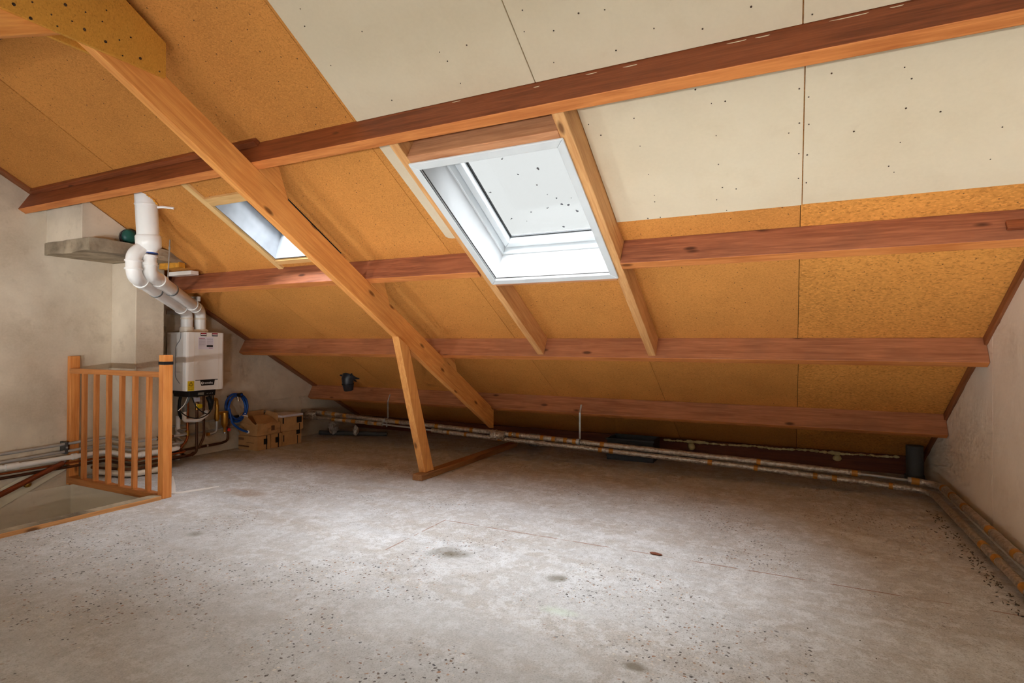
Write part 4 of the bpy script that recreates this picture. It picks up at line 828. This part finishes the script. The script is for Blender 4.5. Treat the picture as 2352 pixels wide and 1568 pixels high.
# ------------------------------------------------------------------ floor bits
sk = empty('white_trunking', (-4.0, 2.62, 0), 'white curved cable cover strip on the floor behind the newel post', 'cable cover')
pts = densify(bend([(-4.62, 3.0, .004), (-4.075, 2.645, .006), (-3.975, 2.95, .004)], .07, 8), .03); m = MB(); n = len(pts)
P2 = [Vector(p) for p in pts]
wd = [.008+.034*min(1, i/(n*.35)) if i < n*.8 else .042*(1-(i-n*.8)/(n*.21)) for i in range(n)]
for i in range(n):
    tt = (P2[min(i+1, n-1)]-P2[max(i-1, 0)]).normalized(); nn = Vector((-tt.y, tt.x, 0)); a = P2[i]+nn*wd[i]*.5; b = P2[i]-nn*wd[i]*.5
    m.v += [(a.x, a.y, .0005), (b.x, b.y, .0005), (b.x, b.y, .006), (a.x, a.y, .006)]
for i in range(n-1):
    for k in range(4): k2 = (k+1) % 4; m.f.append((4*i+k, 4*i+k2, 4*i+4+k2, 4*i+4+k))
m.f += [(0, 1, 2, 3), (4*n-4, 4*n-1, 4*n-2, 4*n-3)]; m.build('cover_strip', 'white_pvc', sk, smooth=False)
lf_ = MB().sphere((-.64, 3.045, .006), .035, 12, 6, (1.0, .35, .16)); tag(lf_.build('dry_leaf', 'leaf', jit=.003), 'single dry brown leaf on the floor below the white roof window', 'leaf')
m = MB(); rd = random.Random(11)
for k in range(90):
    x, y = rd.uniform(-3.6, .8), rd.uniform(1.0, 4.6); r = rd.uniform(.001, .0028)
    m.tube([(x, y, .0008), (x+rd.uniform(-1, 1)*r*2.2, y+rd.uniform(-1, 1)*r*2.2, .0025)], [r, r*.6], 5)
tag(m.build('grit', 'dust'), 'loose dark grit scattered over the concrete floor', 'grit', kind='stuff')
m = MB()
for k in range(170):
    y = rd.uniform(2.6, 4.7); x = .885 - abs(rd.gauss(0, .035)); r = rd.uniform(.0012, .004)
    m.tube([(x, y, .001), (x+rd.uniform(-1, 1)*.012, y+rd.uniform(-1, 1)*.02, .004)], [r, r*.5], 5)
tag(m.build('dust_litter', 'dust'), 'dark dusty litter along the foil pipes by the right wall', 'litter', kind='stuff')

# ------------------------------------------------------------------ fill lamps added unseen behind the camera to brighten roof and walls
def added_fill_lamp(x, y, lab, power, aim):
    e = empty('added_fill_lamp', (x, y, 0), lab, 'lamp', 'added fill lamps unseen behind the camera')
    d = Vector(aim).normalized(); fr = Matrix.Translation((x, y, .40)) @ d.to_track_quat('-Z', 'Y').to_matrix().to_4x4()
    MB().box(-.26, .26, -.058, .068, .004, .07).build('housing', 'yellow', e, fr, bevel=.008)
    MB().box(-.26, .26, -.055, -.050, -.36, .004).build('light_cut_door', 'black', e, fr); MB().box(-.26, .26, .060, .065, -.45, .004).build('light_cut_door', 'black', e, fr)  # doors shaped to keep the added light off eaves and upper boards
    for sx in (-1, 1): MB().tube([(x+sx*.28, y-.16, .012), (x+sx*.28, y+.16, .012)], .012, 8).build('foot', 'dark_metal', e, smooth=True); MB().tube([(x+sx*.28, y, .012), (x+sx*.28, y, .46)], .012, 8).build('upright', 'dark_metal', e, smooth=True)
    ld = bpy.data.lights.new('fill_light', 'AREA'); ld.shape = 'RECTANGLE'; ld.size = .46; ld.size_y = .09; ld.energy = power; ld.color = (.97, 1.0, 1.03)
    lo_ = bpy.data.objects.new('fill_light', ld); col.objects.link(lo_); lo_.parent = e; lo_.matrix_parent_inverse = WM[e].inverted(); lo_.matrix_basis = fr
LP = 96
added_fill_lamp(-3.7, -2.0, 'added yellow fill lamp on the floor behind the camera, nearest the stair side', LP*.7, (-.05, 1, .23))
added_fill_lamp(-1.4, -2.1, 'added yellow fill lamp on the floor behind the camera, in the middle', LP, (0, 1, .25))
added_fill_lamp(.55, -2.0, 'added yellow fill lamp on the floor behind the camera, nearest the right gable', LP, (-.02, 1, .25))

# small globe lamp added out of view to brighten the stairwell walls
gm = NT('glowing_opal_glass'); gm.b.inputs['Emission Color'].default_value = (1, .95, .88, 1); gm.b.inputs['Emission Strength'].default_value = 14; M['opal'] = gm.m
sl = empty('added_stair_lamp', (-4.7, HY0, -.75), 'added unseen round opal lamp inside the stair opening, below the floor', 'lamp')
MB().tube([(-4.7, HY0+.001, -.75), (-4.7, HY0+.05, -.75)], .05, 18).build('lamp_base', 'white_metal', sl, smooth=True)
MB().sphere((-4.7, HY0+.11, -.75), .07, 20, 12).build('lamp_globe', 'opal', sl, smooth=True)
